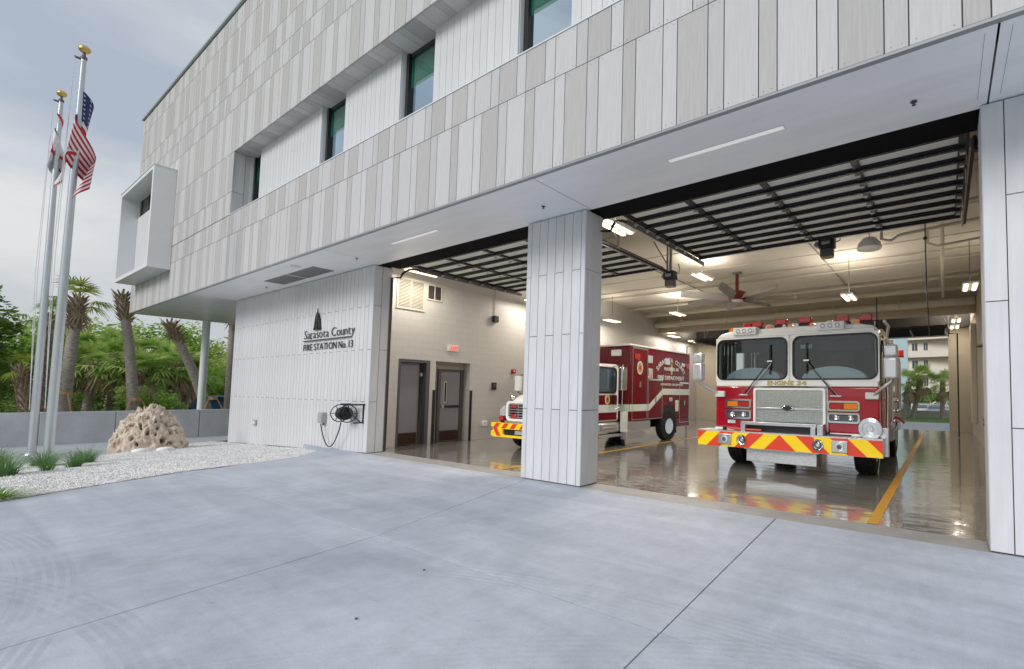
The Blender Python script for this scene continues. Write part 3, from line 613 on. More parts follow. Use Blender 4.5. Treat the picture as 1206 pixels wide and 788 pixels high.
# alcove + doors
MB().box(XG - .6, XG - .55, 6.2, 9.4, 0, 2.7).build('corridor_wall', 'wall_tan', fs)
MB().box(XG - .55, XG - .2, 6.2, 9.2, 2.48, 2.52).box(XG - .55, XG - .2, 8.97, 9.02, 0, 2.48).box(XG - .55, XG - .2, 7.66, 7.83, 0, 2.48).box(XG - .55, XG - .2, 6.70, 6.76, 0, 2.48).build('corridor_wall', 'wall_tan', fs)
d1 = sub('door'); MB().box(XG - .2, XG + .012, 6.765, 6.82, 0, 2.46).box(XG - .2, XG + .012, 7.55, 7.655, 0, 2.46).box(XG - .2, XG + .012, 6.82, 7.55, 2.39, 2.46).build('frame', 'dark_grey_paint', d1)
MB().box(XG - .26, XG - .21, 6.83, 7.46, .02, 2.38).build('leaf', 'door_grey', d1); MB().box(XG - .205, XG - .200, 6.84, 7.44, .03, .36).build('kick_plate', 'kick_plate', d1); MB().box(XG - .2, XG - .12, 7.46, 7.52, 2.0, 2.1).build('closer', 'brushed', d1)
MB().box(XG - .205, XG - .15, 6.84, 6.90, 1.02, 1.06).build('lever', 'brushed', d1)
d2 = sub('door'); xd = XG - .32
MB().box(xd - .02, xd + .04, 8.10, 8.18, 0, 2.26).box(xd - .02, xd + .04, 8.84, 8.92, 0, 2.26).box(xd - .02, xd + .04, 8.18, 8.84, 2.19, 2.26).build('frame', 'dark_grey_paint', d2)
MB().box(xd - .05, xd + .0, 8.19, 8.83, .02, 2.18).build('leaf', 'door_grey', d2); MB().box(xd + .001, xd + .006, 8.2, 8.82, .03, .34).build('kick_plate', 'kick_plate', d2)
MB().box(xd + .001, xd + .05, 8.22, 8.80, 1.06, 1.13).build('push_bar', 'black_steel', d2, bevel=.01); MB().box(xd + .001, xd + .055, 8.22, 8.30, 1.04, 1.15).build('latch', 'brushed', d2); MB().box(xd + .001, xd + .006, 8.30, 8.40, 1.2, 1.88).build('vision_frame', 'brushed', d2); MB().box(xd + .006, xd + .008, 8.33, 8.38, 1.24, 1.84).build('vision_pane', 'black_frame', d2)
MB().box(xd - .06, xd - .05, 7.83, 8.10, 0, 2.48).box(xd - .06, xd - .05, 8.92, 8.97, 0, 2.48).box(xd - .06, xd - .05, 8.10, 8.92, 2.26, 2.48).build('alcove_back', 'wall_tan', fs)
for yy in (7.76, 8.975): MB().box(XG, XG + .03, yy, yy + .075, .0, 1.6).build('corner_guard', 'black_steel', fs)
def louver(y0, y1, z0, z1, n, mm):
    l = sub('wall_louver'); MB().box(XG, XG + .03, y0 - .04, y1 + .04, z0 - .04, z0).box(XG, XG + .03, y0 - .04, y1 + .04, z1, z1 + .04).box(XG, XG + .03, y0 - .04, y0, z0, z1).box(XG, XG + .03, y1, y1 + .04, z0, z1).box(XG + .004, XG + .03, (y0 + y1) / 2 - .012, (y0 + y1) / 2 + .012, z0, z1).build('frame', 'pipe_cream', l)
    MB().box(XG + .001, XG + .004, y0, y1, z0, z1).build('backing', 'dark_grey_paint', l)
    for k in range(n):
        z = z0 + (k + .5) * (z1 - z0) / n; MB().add([(XG + .004, y0, z + .012), (XG + .026, y0, z - .014), (XG + .026, y1, z - .014), (XG + .004, y1, z + .012)], [(0, 1, 2, 3)]).build('slat', mm, l, fix=False)
louver(6.66, 7.36, 3.93, 4.74, 20, 'pipe_cream'); louver(7.50, 7.89, 4.31, 4.71, 12, 'dark_grey_paint')
tk = sub('wall_conduit'); MB().tube([(XG + .03, 9.78, 5.3), (XG + .03, 9.78, 4.1)], .014, 8).build('conduit', 'pipe_cream', tk)
# ================================================================== OVERHEAD DOORS, LAMPS, PIPES
def att(mb, name, m, par, base, **k):
    """build a mesh given in world coordinates under a thing standing at base"""
    o = mb.build(name, m, par, **k); o.location = -Vector(base); return o
def overhead(x0, x1, y0, y1, z, cols, rows, label, tracks=True):
    base = Vector(((x0 + x1) / 2, y0, z)); t = thing('overhead_door', label, 'garage door', base, group=None)
    dy = (y1 - y0) / rows; sw_ = .10
    xs = [x0 + (x1 - x0) * i / cols for i in range(cols + 1)]
    for i, x in enumerate(xs):
        a, b_ = (x, x + sw_) if i == 0 else ((x - sw_, x) if i == cols else (x - sw_ / 2, x + sw_ / 2))
        att(MB().box(a, b_, y0, y1, z - .035, z + .02), 'stile', 'black_frame', t, base)
    rail = MB().box(x0 + .001, x1 - .001, -.070, .070, -.03, .018); rail.box(x0 + .02, x1 - .02, -.05, -.03, -.062, -.03)
    rail = rail.mesh('rail', 'black_frame')
    for r in range(rows + 1):
        o = link('rail', rail, t, (-base.x, y0 + r * dy - base.y, 0))
    cw = (x1 - x0) / cols; pm = MB().box(-cw / 2 + .05, cw / 2 - .05, -dy / 2 + .058, dy / 2 - .058, -.004, .004).mesh('pane', 'door_pane')
    hm = MB().box(-.035, .035, -.025, .025, -.055, -.03).cyl((-.03, 0, -.06), (.03, 0, -.06), .012, n=8).mesh('hinge', 'brushed')
    for r in range(rows):
        for c in range(cols): link('pane', pm, t, (x0 + (c + .5) * cw - base.x, (r + .5) * dy, .01))
        if r:
            for x in xs[1:-1]: link('hinge', hm, t, (x - base.x, r * dy, -.055))
            for x in (x0 + .05, x1 - .05): link('hinge', hm, t, (x - base.x, r * dy, -.055))
    att(MB().box(x0, x1, y1 + .064, y1 + .09, z - .04, z + .02), 'bottom_seal', 'white_plastic', t, base)
    sc = MB()
    for r in range(rows + 1):
        for k in range(int((x1 - x0) / .16)): xx = x0 + .1 + k * .16; sc.box(xx, xx + .012, y0 + r * dy - .06, y0 + r * dy - .045, z - .066, z - .062)
    o = att(sc, 'screw', 'grey_steel', t, base, fix=False); o['kind'] = 'stuff'
    if tracks:
        for sx, x in ((-1, x0 - .06), (1, x1 + .06)):
            xv = x + sx * .28 if x0 > -6 else x + sx * .13; p = [(xv, y0 - .37, 0.02), (xv, y0 - .37, z - .40)] + [(x, y0 - .25 + .42 * (1 - math.cos(R(a))), z - .5 + .42 * math.sin(R(a))) for a in (15, 30, 45, 60, 75, 90)] + [(x, y1 + .25, z - .08)]
            att(MB().tube(p, .028, 6), 'track', 'black_steel', t, base, smooth=30)
            att(MB().box(x - .03 * sx - .01, x - .03 * sx + .01, y0 + .2, y1 + .3, z - .13, z - .03), 'track_angle', 'grey_steel', t, base)
            for yy in (y0 + 1.4, y1 + .15):
                att(MB().box(x - .02, x + .02, yy - .02, yy + .02, z - .1, ZC).add([(x, yy - .02, ZC - .25), (x + .5 * -sx, yy - .02, ZC - .02), (x + .5 * -sx, yy + .02, ZC - .02), (x, yy + .02, ZC - .25)], [(0, 1, 2, 3)]), 'hanger', 'grey_steel', t, base)
                att(MB().tube([(x, yy, z + .1), (x - sx * .45, yy, ZC - .02)], .018, 6), 'brace', 'grey_steel', t, base)
    return t
overhead(-5.08, .30, 6.42, 9.45, 4.90, 4, 8, 'raised black framed glass overhead door above the red and white fire engine', True)
overhead(-12.22, -6.40, 6.50, 9.85, 4.93, 4, 8, 'raised black framed glass overhead door above the doorways at the left bay', True)
overhead(-5.36, .12, 21.2, 24.15, 4.52, 4, 7, 'raised rear overhead door beyond the cross beam at the far right exit', True)
overhead(-11.7, -6.55, 21.2, 24.15, 4.52, 4, 7, 'raised rear overhead door behind the rescue truck at the far left exit', True)
# door openers
for (x, y, z, lb) in ((-2.10, 9.62, 4.86, 'black door opener motor hanging from the middle of the right bay door'), (-6.30, 10.1, 4.80, 'black door opener motor hanging just behind the front pillar')):
    b0 = Vector((x, y, z)); t = thing('door_opener', lb, 'motor', b0)
    MB().box(-.16, .16, -.12, .12, -.16, .06).build('housing', 'black_steel', t, bevel=.015); MB().box(-.13, .13, -.1, .1, -.34, -.17).build('gearbox', 'dark_grey_paint', t, bevel=.02)
    MB().box(-.12, .12, -.09, .09, -.36, -.34).build('base_plate', 'lens_amber' if False else 'boot_brown', t); MB().box(-.09, .09, -.14, -.12, -.10, -.02).build('plate', 'brushed', t)
    MB().tube([(.16, 0, -.05), (.26, 0, -.02), (.28, 0, .1), (.24, 0, .25)], .014, 6).build('cable', 'grey_steel', t, smooth=60)
    MB().box(-.03, .03, -.03, .03, .06, ZC - z).build('bracket', 'grey_steel', t); MB().cyl((-.2, .05, -.05), (-.2, -.05, -.05), .06).build('sprocket', 'grey_steel', t, smooth=40)
# pendant lamps
def pendant(x, y, z, lb, e=92, ln=.85):
    e = e * (.36 if x < -12 else .13 if x > .4 else 1); b0 = Vector((x, y, z)); t = thing('pendant_lamp', lb, 'lamp', b0, group='lit twin tube pendant lamps in the bays')
    MB().box(-.18, .18, -ln / 2 - .04, ln / 2 + .04, .02, .07).build('housing', 'white_plastic', t, bevel=.01)
    for s_ in (-1, 1): MB().box(s_ * .10 - .045, s_ * .10 + .045, -ln / 2, ln / 2, -.005, .018).build('tube', 'lamp_on', t)
    MB().tube([(0, 0, .07), (0, 0, ZC - z)], .010, 6).build('rod', 'dark_grey_paint', t)
    ld = bpy.data.lights.new('pendant_light', 'AREA'); ld.shape = 'RECTANGLE'; ld.size = .08; ld.size_y = ln; ld.energy = e / 2; ld.color = (1.0, .90, .77)
    lo = bpy.data.objects.new('pendant_light', ld); COL.objects.link(lo); lo.parent = t; lo.location = (-.10, 0, -.012)
    lo = bpy.data.objects.new('pendant_light', ld); COL.objects.link(lo); lo.parent = t; lo.location = (.10, 0, -.012)
    l2 = bpy.data.lights.new('ceiling_fill', 'AREA'); l2.shape = 'RECTANGLE'; l2.size = .4; l2.size_y = ln; l2.energy = e * (2.2 if (x > .4 and y > 20) else .22); l2.color = (1.0, .90, .77); l2.spread = R(170)  # extra light added above the housing to brighten the ceiling
    lo = bpy.data.objects.new('ceiling_fill', l2); COL.objects.link(lo); lo.parent = t; lo.location = (0, 0, .10); lo.rotation_euler = (math.pi, 0, 0)
PL = [(-5.75, 7.05, 4.95, 'near pendant lamp just right of the front pillar under the door track'), (-6.34, 12.0, 5.15, 'pendant lamp hanging below the end of the right bay door tracks'),
      (-9.6, 16.0, 4.90, 'pendant lamp above the rear of the red rescue truck'), (-12.3, 15.0, 4.66, 'pendant lamp close to the block wall above the rescue truck cab'),
      (-2.42, 14.0, 4.51, 'pendant lamp right of the red ceiling fan over the fire engine'), (.62, 14.0, 4.49, 'pendant lamp by the right wall next to the front pier'),
      (-12.45, 20.4, 4.62, 'pendant lamp beside the block wall beneath the cross beam'), (-12.45, 22.6, 4.58, 'farthest pendant lamp by the left block wall behind the cross beam'),
      (-12.45, 6.95, 4.85, 'pendant lamp over the large wall louver by the left doorway'), (.45, 21.6, 4.72, 'pendant lamp behind the cross beam by the right wall'), (.42, 23.2, 4.66, 'farthest pendant lamp above the right rear corner'),
      (-12.35, 10.9, 4.75, 'pendant lamp near the block wall between front pillar and alarm')]
for p in PL: pendant(*p)
# dome lamp
b0 = Vector((-1.32, 10.0, 4.80)); t = thing('dome_lamp', 'unlit white dome pendant lamp below the right bay door end', 'lamp', b0)
MB().lathe([(.23, -.12), (.245, -.11), (.22, 0), (.13, .10), (.05, .13), (0, .13)], (0, 0, 0), n=24).build('shade', 'white_plastic', t, smooth=50); MB().cyl((0, 0, .13), (0, 0, ZC - 4.8), .008, n=6).build('cord', 'dark_grey_paint', t)
# ceiling fan
b0 = Vector((-6.05, 14.0, 4.86)); t = thing('ceiling_fan', 'large ceiling fan with dark red hub and long pale blades', 'fan', b0)
MB().cyl((0, 0, .12), (0, 0, ZC - 4.86), .06).build('downrod', 'fan_red', t, smooth=40); MB().lathe([(.14, .26), (.30, .20), (.32, .04), (.28, -.07), (0, -.08)], (0, 0, 0)).build('hub', 'fan_red', t, smooth=35)
MB().lathe([(.20, -.07), (.14, -.11), (0, -.12)], (0, 0, 0)).build('hub_cap', 'white_plastic', t, smooth=35)
MB().box(-.14, .14, -.1, .1, ZC - 4.86 - .05, ZC - 4.86).build('ceiling_mount', 'grey_steel', t)
for k in range(7):
    a = R(-30 + k * 360 / 7); c, s_ = math.cos(a), math.sin(a); mb = MB(); st = []
    for i, (r_, w) in enumerate(((.2, .05), (.5, .10), (1.0, .11), (1.7, .09), (2.0, .05))):
        for sg in (-1, 1): st.append((r_ * c - sg * w * s_, r_ * s_ + sg * w * c, .02 + sg * .09 - i * .004))
    mb.add(st, [(i * 2, i * 2 + 1, i * 2 + 3, i * 2 + 2) for i in range(4)]).add([(p[0], p[1], p[2] - .012) for p in st], [(i * 2 + 2, i * 2 + 3, i * 2 + 1, i * 2) for i in range(4)])
    mb.build('blade', 'fan_blade', t, fix=False)
# ceiling pipes
def pipe(path, r, lb, m='pipe_cream', n=12, hang=None):
    t = thing('ceiling_pipe', lb, 'pipe', Vector(path[0]))
    att(MB().tube(path, r, n), 'run', m, t, path[0], smooth=40)
    for hx in (hang or []):
        att(MB().cyl((hx, path[0][1], path[0][2] + r), (hx, path[0][1], ZC), .008, n=6), 'hanger', 'pipe_cream', t, path[0])
        att(MB().box(hx - .02, hx + .02, path[0][1] - r - .01, path[0][1] + r + .01, path[0][2] - r - .01, path[0][2] + r + .01), 'clamp', 'pipe_cream', t, path[0])
pipe([(-13.1, 19.6, 5.16), (1.0, 19.6, 5.16)], .15, 'thick cream pipe running along the front of the cross beam', hang=(-11.5, -9, -6.5, -4, -1.5))
pipe([(-13.1, 18.6, 5.50), (1.0, 18.6, 5.50)], .09, 'cream pipe second in front of the cross beam', hang=(-10, -7.2, -4.6, -2, .3))
pipe([(-13.1, 17.4, 5.63), (1.0, 17.4, 5.63)], .06, 'cream pipe above the ceiling fan', hang=(-8, -3))
pipe([(-13.1, 15.2, 5.68), (1.0, 15.2, 5.68)], .03, 'thin cream pipe crossing the ceiling just behind the fan')
pipe([(-13.1, 14.4, 5.70), (1.0, 14.4, 5.70)], .022, 'thinnest cream pipe crossing the ceiling just before the fan')
pipe([(-3.1, 9.6, 5.70), (-3.1, 19.7, 5.70)], .022, 'thin dark conduit running back over the fire engine', 'wire_grey')
pipe([(-8.3, 9.6, 5.70), (-8.3, 19.7, 5.70)], .022, 'thin dark conduit running back over the rescue truck', 'wire_grey')
pipe([(.0, 9.5, 5.35), (.0, 19.3, 5.35)], .05, 'cream pipe running back beside the right wall')
pipe([(-1.15, 10.6, 5.65), (-1.15, 10.6, 5.05), (-.95, 10.6, 4.98), (-.8, 10.6, 5.08), (.75, 10.6, 5.18)], .035, 'bent cream drain pipe with trap right of the dome lamp')
pipe([(-1.1, 10.2, 5.45), (.75, 10.2, 5.45)], .03, 'cream pipe stub crossing above the drain trap')
pipe([(-.3, 12.2, 5.60), (-.3, 12.2, 5.3), (-.1, 12.2, 5.2), (.8, 12.2, 5.26)], .03, 'small bent cream pipe behind the drain trap')
pipe([(.85, 7.5, 5.2), (.85, 12.4, 5.2)], .05, 'cream pipe nearest the right wall over the pier')
# hanging cable in the right bay
t = thing('hanging_cable', 'thin black cable hanging straight down beside the right rear exit', 'cable', (-.27, 9.4, 5.7))
MB().tube([(0, 0, 0), (0, 0, -1.2), (.01, .0, -2.2), (.05, 0, -3.0)], .011, 6).build('cord', 'hose_black', t); MB().ball((.0, 0, -1.15), .035).build('grip', 'hose_black', t)
# wall fittings
def wallthing(name, lb, cat, y, z, dy, dz, dx, m, bev=.01):
    t = thing(name, lb, cat, (XG, y, z)); MB().box(0, dx, -dy / 2, dy / 2, -dz / 2, dz / 2).build('case', m, t, bevel=bev); return t
t = wallthing('exit_sign', 'red lit EXIT sign above the second doorway', 'exit sign', 8.33, 2.90, .36, .20, .05, 'white_plastic')
MB().box(.05, .053, -.11, .17, -.075, .075).build('face', 'white_plastic', t)
text_obj('letters', 'EXIT', .16, .002, 'exit_red', t, (.056, .03, -.055), (R(90), 0, R(90)), width=.25, bold=.006)
t = wallthing('wall_speaker', 'black box speaker hanging below a conduit high on the block wall', 'speaker', 9.79, 4.03, .17, .22, .14, 'black_steel')
t = wallthing('card_reader', 'small black intercom box on the block wall left of the rescue truck', 'intercom', 9.85, 1.76, .17, .24, .06, 'black_steel'); MB().box(.06, .065, -.05, .05, -.02, .08).build('keypad', 'dark_grey_paint', t)
t = wallthing('fire_alarm', 'small red fire alarm on the block wall above the rescue truck hood', 'alarm', 10.62, 2.30, .16, .14, .07, 'alarm_red'); MB().ball((.08, 0, 0), .03).build('strobe', 'white_plastic', t)
t = wallthing('wall_outlet', 'round white outlet cover low on the block wall before the truck', 'outlet', 9.52, .52, .18, .18, .10, 'white_plastic', .03)
t = thing('wall_panel_box', 'tall cream duct cover standing out from the right rear wall', 'duct', (XGR, 20.6, 2.2)); MB().box(-.17, 0, -.4, .4, -1.6, 2.2).build('cover', 'pipe_cream', t, bevel=.02)
t = thing('wall_shelf', 'small shelf bracket high on the right garage wall', 'shelf', (XGR, 17.0, 3.2)); MB().box(-.16, 0, -.35, .35, 0, .05).build('board', 'boot_brown', t); MB().box(-.02, 0, -.3, .3, .05, .45).build('back', 'pipe_cream', t)
for k, (yy, zz, dz_, m, lb) in enumerate(((15.6, 1.9, .2, 'box_grey', 'grey switch box on the right garage wall near the shelf'), (15.2, 1.35, .16, 'alarm_red', 'red call box on the right garage wall below the switch box'), (16.2, .85, .22, 'black_steel', 'lowest black box on the right garage wall'))):
    t = thing('switch_box', lb, 'switch', (XGR, yy, zz)); MB().box(-.07, 0, -.1, .1, -dz_ / 2, dz_ / 2).build('case', m, t, bevel=.008); MB().box(-.08, -.07, -.03, .03, -.03, .03).build('button', 'white_plastic', t)

# ================================================================== SIGN, HOSE REEL, BOXES ON THE SIGN WALL
b0 = Vector((-14.78, 5.71, 3.0)); t = thing('wall_sign', 'raised black county and fire station lettering with rule and tower emblem', 'sign', b0)
def words(s, x0, x1, z, size, bold=0.0, serif=False):
    total = 0; glyph = []
    for ch in s:
        if ch == ' ': glyph.append((None, size * .28)); total += size * .28; continue
        me = flat_text_mesh(ch, size, .006, bold); xs = [v.co.x for v in me.vertices]; w = max(xs) - min(xs)
        for v in me.vertices: v.co.x -= min(xs)
        glyph.append((me, w)); total += w + size * (.26 if ch in '13I' else .12)
    k = (x1 - x0) / total; x = x0
    for ch, (me, w) in zip(s, glyph):
        if me is None: x += w * k; continue
        if serif:
            xs = [v.co.x for v in me.vertices]; zs = [v.co.y for v in me.vertices]; bm = bmesh.new(); bm.from_mesh(me)
            feet = ([(min(zs), .5)] if ch in 'r' else [])
            for (zz, _) in feet:
                for cx in ((min(xs) + size * .06,) if ch in 'rt' else (min(xs) + size * .06, max(xs) - size * .06)):
                    m4 = Matrix.Translation((cx, (size * .02 if ch != 'y' and ch != 'u' else size * .5), 0)) @ Matrix.Diagonal((size * .2, size * .045, .04, 1)); bmesh.ops.create_cube(bm, size=1, matrix=m4)
            bm.to_mesh(me); bm.free()
        for v in me.vertices: v.co.x *= k
        me.name = 'letter'; me.materials.clear(); me.materials.append(MT['sign_black'])
        o = link('letter', me, t, (x - b0.x, -.02, z - b0.z)); o.rotation_euler = (R(90), 0, 0); x += (w + size * (.26 if ch in '13I' else .12)) * k
words('Sarasota County', -16.30, -13.22, 3.05, .36, -.006, True); words('FIRE STATION No. 13', -16.32, -13.26, 2.70, .28, -.003)
att(MB().box(-16.32, -13.45, 5.655, 5.695, 2.975, 2.993), 'rule', 'sign_black', t, b0)
em = MB().box(-15.66, -15.24, 5.66, 5.70, 3.28, 3.33)
for sx in (-.16, .16): em.prism([(-15.45 + sx - .045, 3.30), (-15.45 + sx + .045, 3.30), (-15.45 + sx * .62 + .03, 3.62), (-15.45 + sx * .62 - .03, 3.62)], 'y', 5.66, 5.70)
em.prism([(-15.50, 3.3), (-15.40, 3.3), (-15.41, 3.68), (-15.49, 3.68)], 'y', 5.655, 5.69).prism([(-15.57, 3.60), (-15.33, 3.60), (-15.38, 3.72), (-15.45, 3.80), (-15.52, 3.72)], 'y', 5.652, 5.685).prism([(-15.46, 3.78), (-15.44, 3.78), (-15.45, 3.90)], 'y', 5.66, 5.68)
for zz in (3.42, 3.52): em.box(-15.60, -15.30, 5.662, 5.698, zz, zz + .025)
att(em, 'tower_emblem', 'sign_black', t, b0)

b0 = Vector((-13.02, 5.71, 1.03)); t = thing('hose_reel', 'black wall mounted hose reel with coiled hose on the white sign wall', 'hose reel', b0); t.scale = (.76, .76, .80)
MB().box(-.42, .60, -.30, -.26, .20, .25).box(-.42, -.38, -.30, 0, .20, .25).box(.56, .60, -.30, 0, .20, .25).box(.50, .54, -.30, 0, -.36, -.32).box(.50, .54, -.04, 0, -.36, .25).build('bracket', 'black_steel', t, bevel=.008)
for x in (-.36, .18):
    MB().lathe([(.27, x - .01), (.285, x), (.27, x + .01), (.255, x), (.27, x - .01)], (0, -.32, -.06), 'x', 24, caps=False).build('rim', 'black_steel', t, smooth=60)
    for k in range(6):
        a = R(60 * k); MB().tube([(x, -.32, -.06), (x, -.32 + .27 * math.cos(a), -.06 + .27 * math.sin(a))], .010, 6).build('spoke', 'black_steel', t)
    MB().cyl((x - .02, -.32, -.06), (x + .02, -.32, -.06), .07).build('hub', 'black_steel', t, smooth=40)
MB().cyl((-.34, -.32, -.06), (.16, -.32, -.06), .155, n=20).build('drum', 'black_steel', t, smooth=40)
for k in range(6):
    xx = -.24 + k * .055; MB().tube([(xx + .02 * math.sin(a / 12), -.32 + (.17 + .012 * (k % 2)) * math.cos(R(a)), -.06 + (.17 + .012 * (k % 2)) * math.sin(R(a))) for a in range(0, 361, 20)], .028, 8).build('hose_coil', 'hose_black', t, smooth=60)
MB().tube([(-.02, -.25, .2), (.4, -.28, -.1), (.55, -.1, -.33), (.50, 0, -.36)], .02, 6).build('arm', 'black_steel', t, smooth=60)
t = thing('conduit_box', 'grey electrical box left of the hose reel on the white wall', 'electrical box', (-14.76, 5.71, .80)); MB().box(-.13, .13, -.12, 0, -.14, .15).build('case', 'box_grey', t, bevel=.012); MB().box(-.11, .11, -.13, -.12, -.12, .13).build('lid', 'box_grey', t, bevel=.004); MB().tube([(0.06, -.05, -.14), (0.06, -.05, -.2)], .02).build('fitting', 'hose_black', t)
t = thing('supply_cable', 'black cable looping down from the grey box to the hose reel', 'cable', (-14.8, 5.65, .6)); P_ = []
for i in range(17):
    u = i / 16; P_.append((.05 + 1.45 * u, -.03 - .12 * u, .04 + .10 * u - .62 * math.sin(math.pi * min(1, u)) ** .8))
MB().tube(P_, .014, 8).build('cord', 'hose_black', t, smooth=60)
t = thing('outlet_box', 'small grey outlet box low on the left part of the sign wall', 'electrical box', (-19.75, 5.71, .45)); MB().box(-.14, .14, -.05, 0, -.09, .09).build('case', 'box_grey', t, bevel=.01); MB().box(-.09, .09, -.06, -.05, -.05, .05).build('lid', 'trim_white', t)
# ================================================================== FIRE ENGINE
def wheel(par, x, y, r, w, side, rimm='brushed', dual=False):
    """wheel axis along X at (x centre of tyre); side = +1 outer face towards +X"""
    k = bpy.data.objects.new('wheel', None); COL.objects.link(k); k.parent = par; k.location = (x, y, r); k.empty_display_size = .1
    h = w / 2; MB().lathe([(r * .56, -h), (r * .80, -h), (r * .94, -h * .92), (r, -h * .75), (r, h * .75), (r * .94, h * .92), (r * .80, h), (r * .56, h), (r * .54, h * .6), (r * .54, -h * .6), (r * .56, -h)], (0, 0, 0), 'x', 36, caps=False).build('tyre', 'rubber', k, smooth=30)
    tr = MB()
    for i in range(36):
        a = 2 * math.pi * i / 36; c, s_ = math.cos(a), math.sin(a); t2 = (-s_, c)
        for xx in (-.62 * h, -.05 * h, .5 * h):
            q = []
            for dr in (-.012, .014):
                for dx in (0, .5 * h * .8):
                    for dt in (-.022, .022): q.append((xx + dx, (r + dr) * c + dt * t2[0], (r + dr) * s_ + dt * t2[1]))
            tr.add(q, [(4, 5, 7, 6), (0, 4, 6, 2), (1, 3, 7, 5), (0, 1, 5, 4), (2, 6, 7, 3)])
    o = tr.build('tread', 'rubber', k, fix=False); o['kind'] = 'stuff'
    sg = side
    MB().lathe([(r * .58, h * .95 * sg), (r * .56, h * .7 * sg), (r * .50, h * .15 * sg), (r * .22, h * .15 * sg), (r * .20, h * .75 * sg), (0, h * .8 * sg)], (0, 0, 0), 'x', 28).build('rim', rimm, k, smooth=30)
    for i in range(10):
        a = 2 * math.pi * i / 10; MB().cyl((h * .15 * sg, r * .30 * math.cos(a), r * .30 * math.sin(a)), (h * .34 * sg, r * .30 * math.cos(a), r * .30 * math.sin(a)), .014, n=6).build('nut', 'chrome', k)
    return k
E0 = (-2.76, 8.70, 0)
en = thing('fire_engine', 'red and white fire engine with chevron striped front bumper facing the apron', 'fire engine', E0)
HW = 1.70; yf = .46
def P(mb, name, m, bev=0, sm=None, par=en, seg=2, fix=True): return mb.build(name, m, par, smooth=sm, bevel=bev, seg=seg, fix=fix)
# cab shell
P(MB().box(-HW, HW, yf + .10, 3.3, .84, 1.86), 'cab_lower', 'cab_white', .05)
P(MB().prism([(-HW, 2.80), (HW, 2.80), (HW, 2.86), (HW - .10, 2.95), (HW - .35, 3.0), (0, 3.03), (-HW + .35, 3.0), (-HW + .10, 2.95), (-HW, 2.86)], 'y', yf + .04, 3.3), 'cab_roof', 'cab_white', .05, seg=3)
for s in (-1, 1):
    P(MB().box(s * HW - .07 * (s > 0), s * HW + .07 * (s < 0), yf + .06, yf + .18, 1.86, 2.80), 'corner_post', 'cab_white', .02)
    for y0, y1 in ((1.35, 1.50), (2.0, 2.15), (3.15, 3.3)): P(MB().box(s * HW - .05 * (s > 0), s * HW + .05 * (s < 0), y0, y1, 1.86, 2.80), 'door_post', 'cab_white')
    for y0, y1 in ((yf + .18, 1.35), (2.15, 3.15)):
        P(MB().box(s * HW - .03 * (s > 0) - .01, s * HW + .03 * (s < 0) + .01, y0, y1, 1.86, 2.80), 'side_window', 'windshield')
    dr = P(MB().box(s * HW - .004, s * HW + .03 * s, yf + .2, 1.48, .86, 1.84), 'door', 'fire_red', .015); dr2 = P(MB().box(s * HW - .004, s * HW + .03 * s, 2.02, 3.2, .86, 1.84), 'door', 'fire_red', .015)
    MB().box(s * (HW + .03) - .01, s * (HW + .06) + .01, 1.25, 1.4, 1.5, 1.56).build('handle', 'chrome', dr, bevel=.01); MB().box(s * (HW + .03) - .01, s * (HW + .06) + .01, 2.1, 2.25, 1.5, 1.56).build('handle', 'chrome', dr2, bevel=.01)
    P(MB().tube([(s * (HW + .09), 1.56, 1.0), (s * (HW + .12), 1.56, 1.1), (s * (HW + .12), 1.56, 2.5), (s * (HW + .06), 1.56, 2.6)], .022, 8), 'grab_rail', 'chrome', sm=60)
    P(MB().box(s * HW - .04, s * (HW + .035), 1.0, 1.75, .46, .84), 'wheel_arch', 'brushed', .02)
P(MB().box(-.05, .05, yf + .04, yf + .10, 1.86, 2.82), 'centre_post', 'cab_white', .01)
P(MB().box(-HW + .02, HW - .02, 3.22, 3.28, 1.86, 2.80), 'cab_back', 'cab_inside')
P(MB().box(-HW + .05, HW - .05, yf + .2, 3.2, 1.80, 1.88), 'cab_floor', 'cab_inside')
P(MB().box(-HW + .05, HW - .05, yf + .2, 3.2, 2.76, 2.80), 'headliner', 'cab_inside')
P(MB().box(-HW + .06, HW - .06, yf + .12, yf + .5, 1.84, 1.93), 'dashboard', 'cab_inside', .03)
for cx in (-.86, .84):
    mb = MB(); 
    for i in range(15):
        a = math.pi * i / 14; xx = cx - .62 * math.cos(a); mb.v += [(xx, yf + .10, 1.93 + .25 * math.sin(a)), (xx, yf + .50, 1.93 + .25 * math.sin(a))]
    mb.f = [(2 * i, 2 * i + 1, 2 * i + 3, 2 * i + 2) for i in range(14)] + [tuple(2 * i for i in range(15))[::-1]]; mb.m = [0] * 15
    P(mb, 'dash_cowl', 'dash_pale', sm=50)
    st = P(MB().box(cx - .27, cx + .27, 1.35, 1.47, 1.88, 2.55), 'seat', 'seat_dark', .06)
for cx in (-.2, .3): P(MB().box(cx - .2, cx + .2, 2.9, 3.0, 1.9, 2.5), 'seat', 'seat_dark', .05)
P(MB().lathe([(.20, -.01), (.22, 0), (.20, .01), (.18, 0), (.20, -.01)], (.95, yf + .62, 2.06), 'y', 24, caps=False), 'steering_wheel', 'black_frame', sm=60)
P(MB().box(-1.45, -.12, yf + .5, yf + .55, 2.55, 2.74), 'sun_visor', 'seat_dark'); P(MB().box(.12, 1.5, yf + .5, yf + .55, 2.55, 2.74), 'sun_visor', 'seat_dark'); P(MB().box(.18, .42, yf + .13, yf + .14, 2.56, 2.64), 'sticker', 'reflective_white')
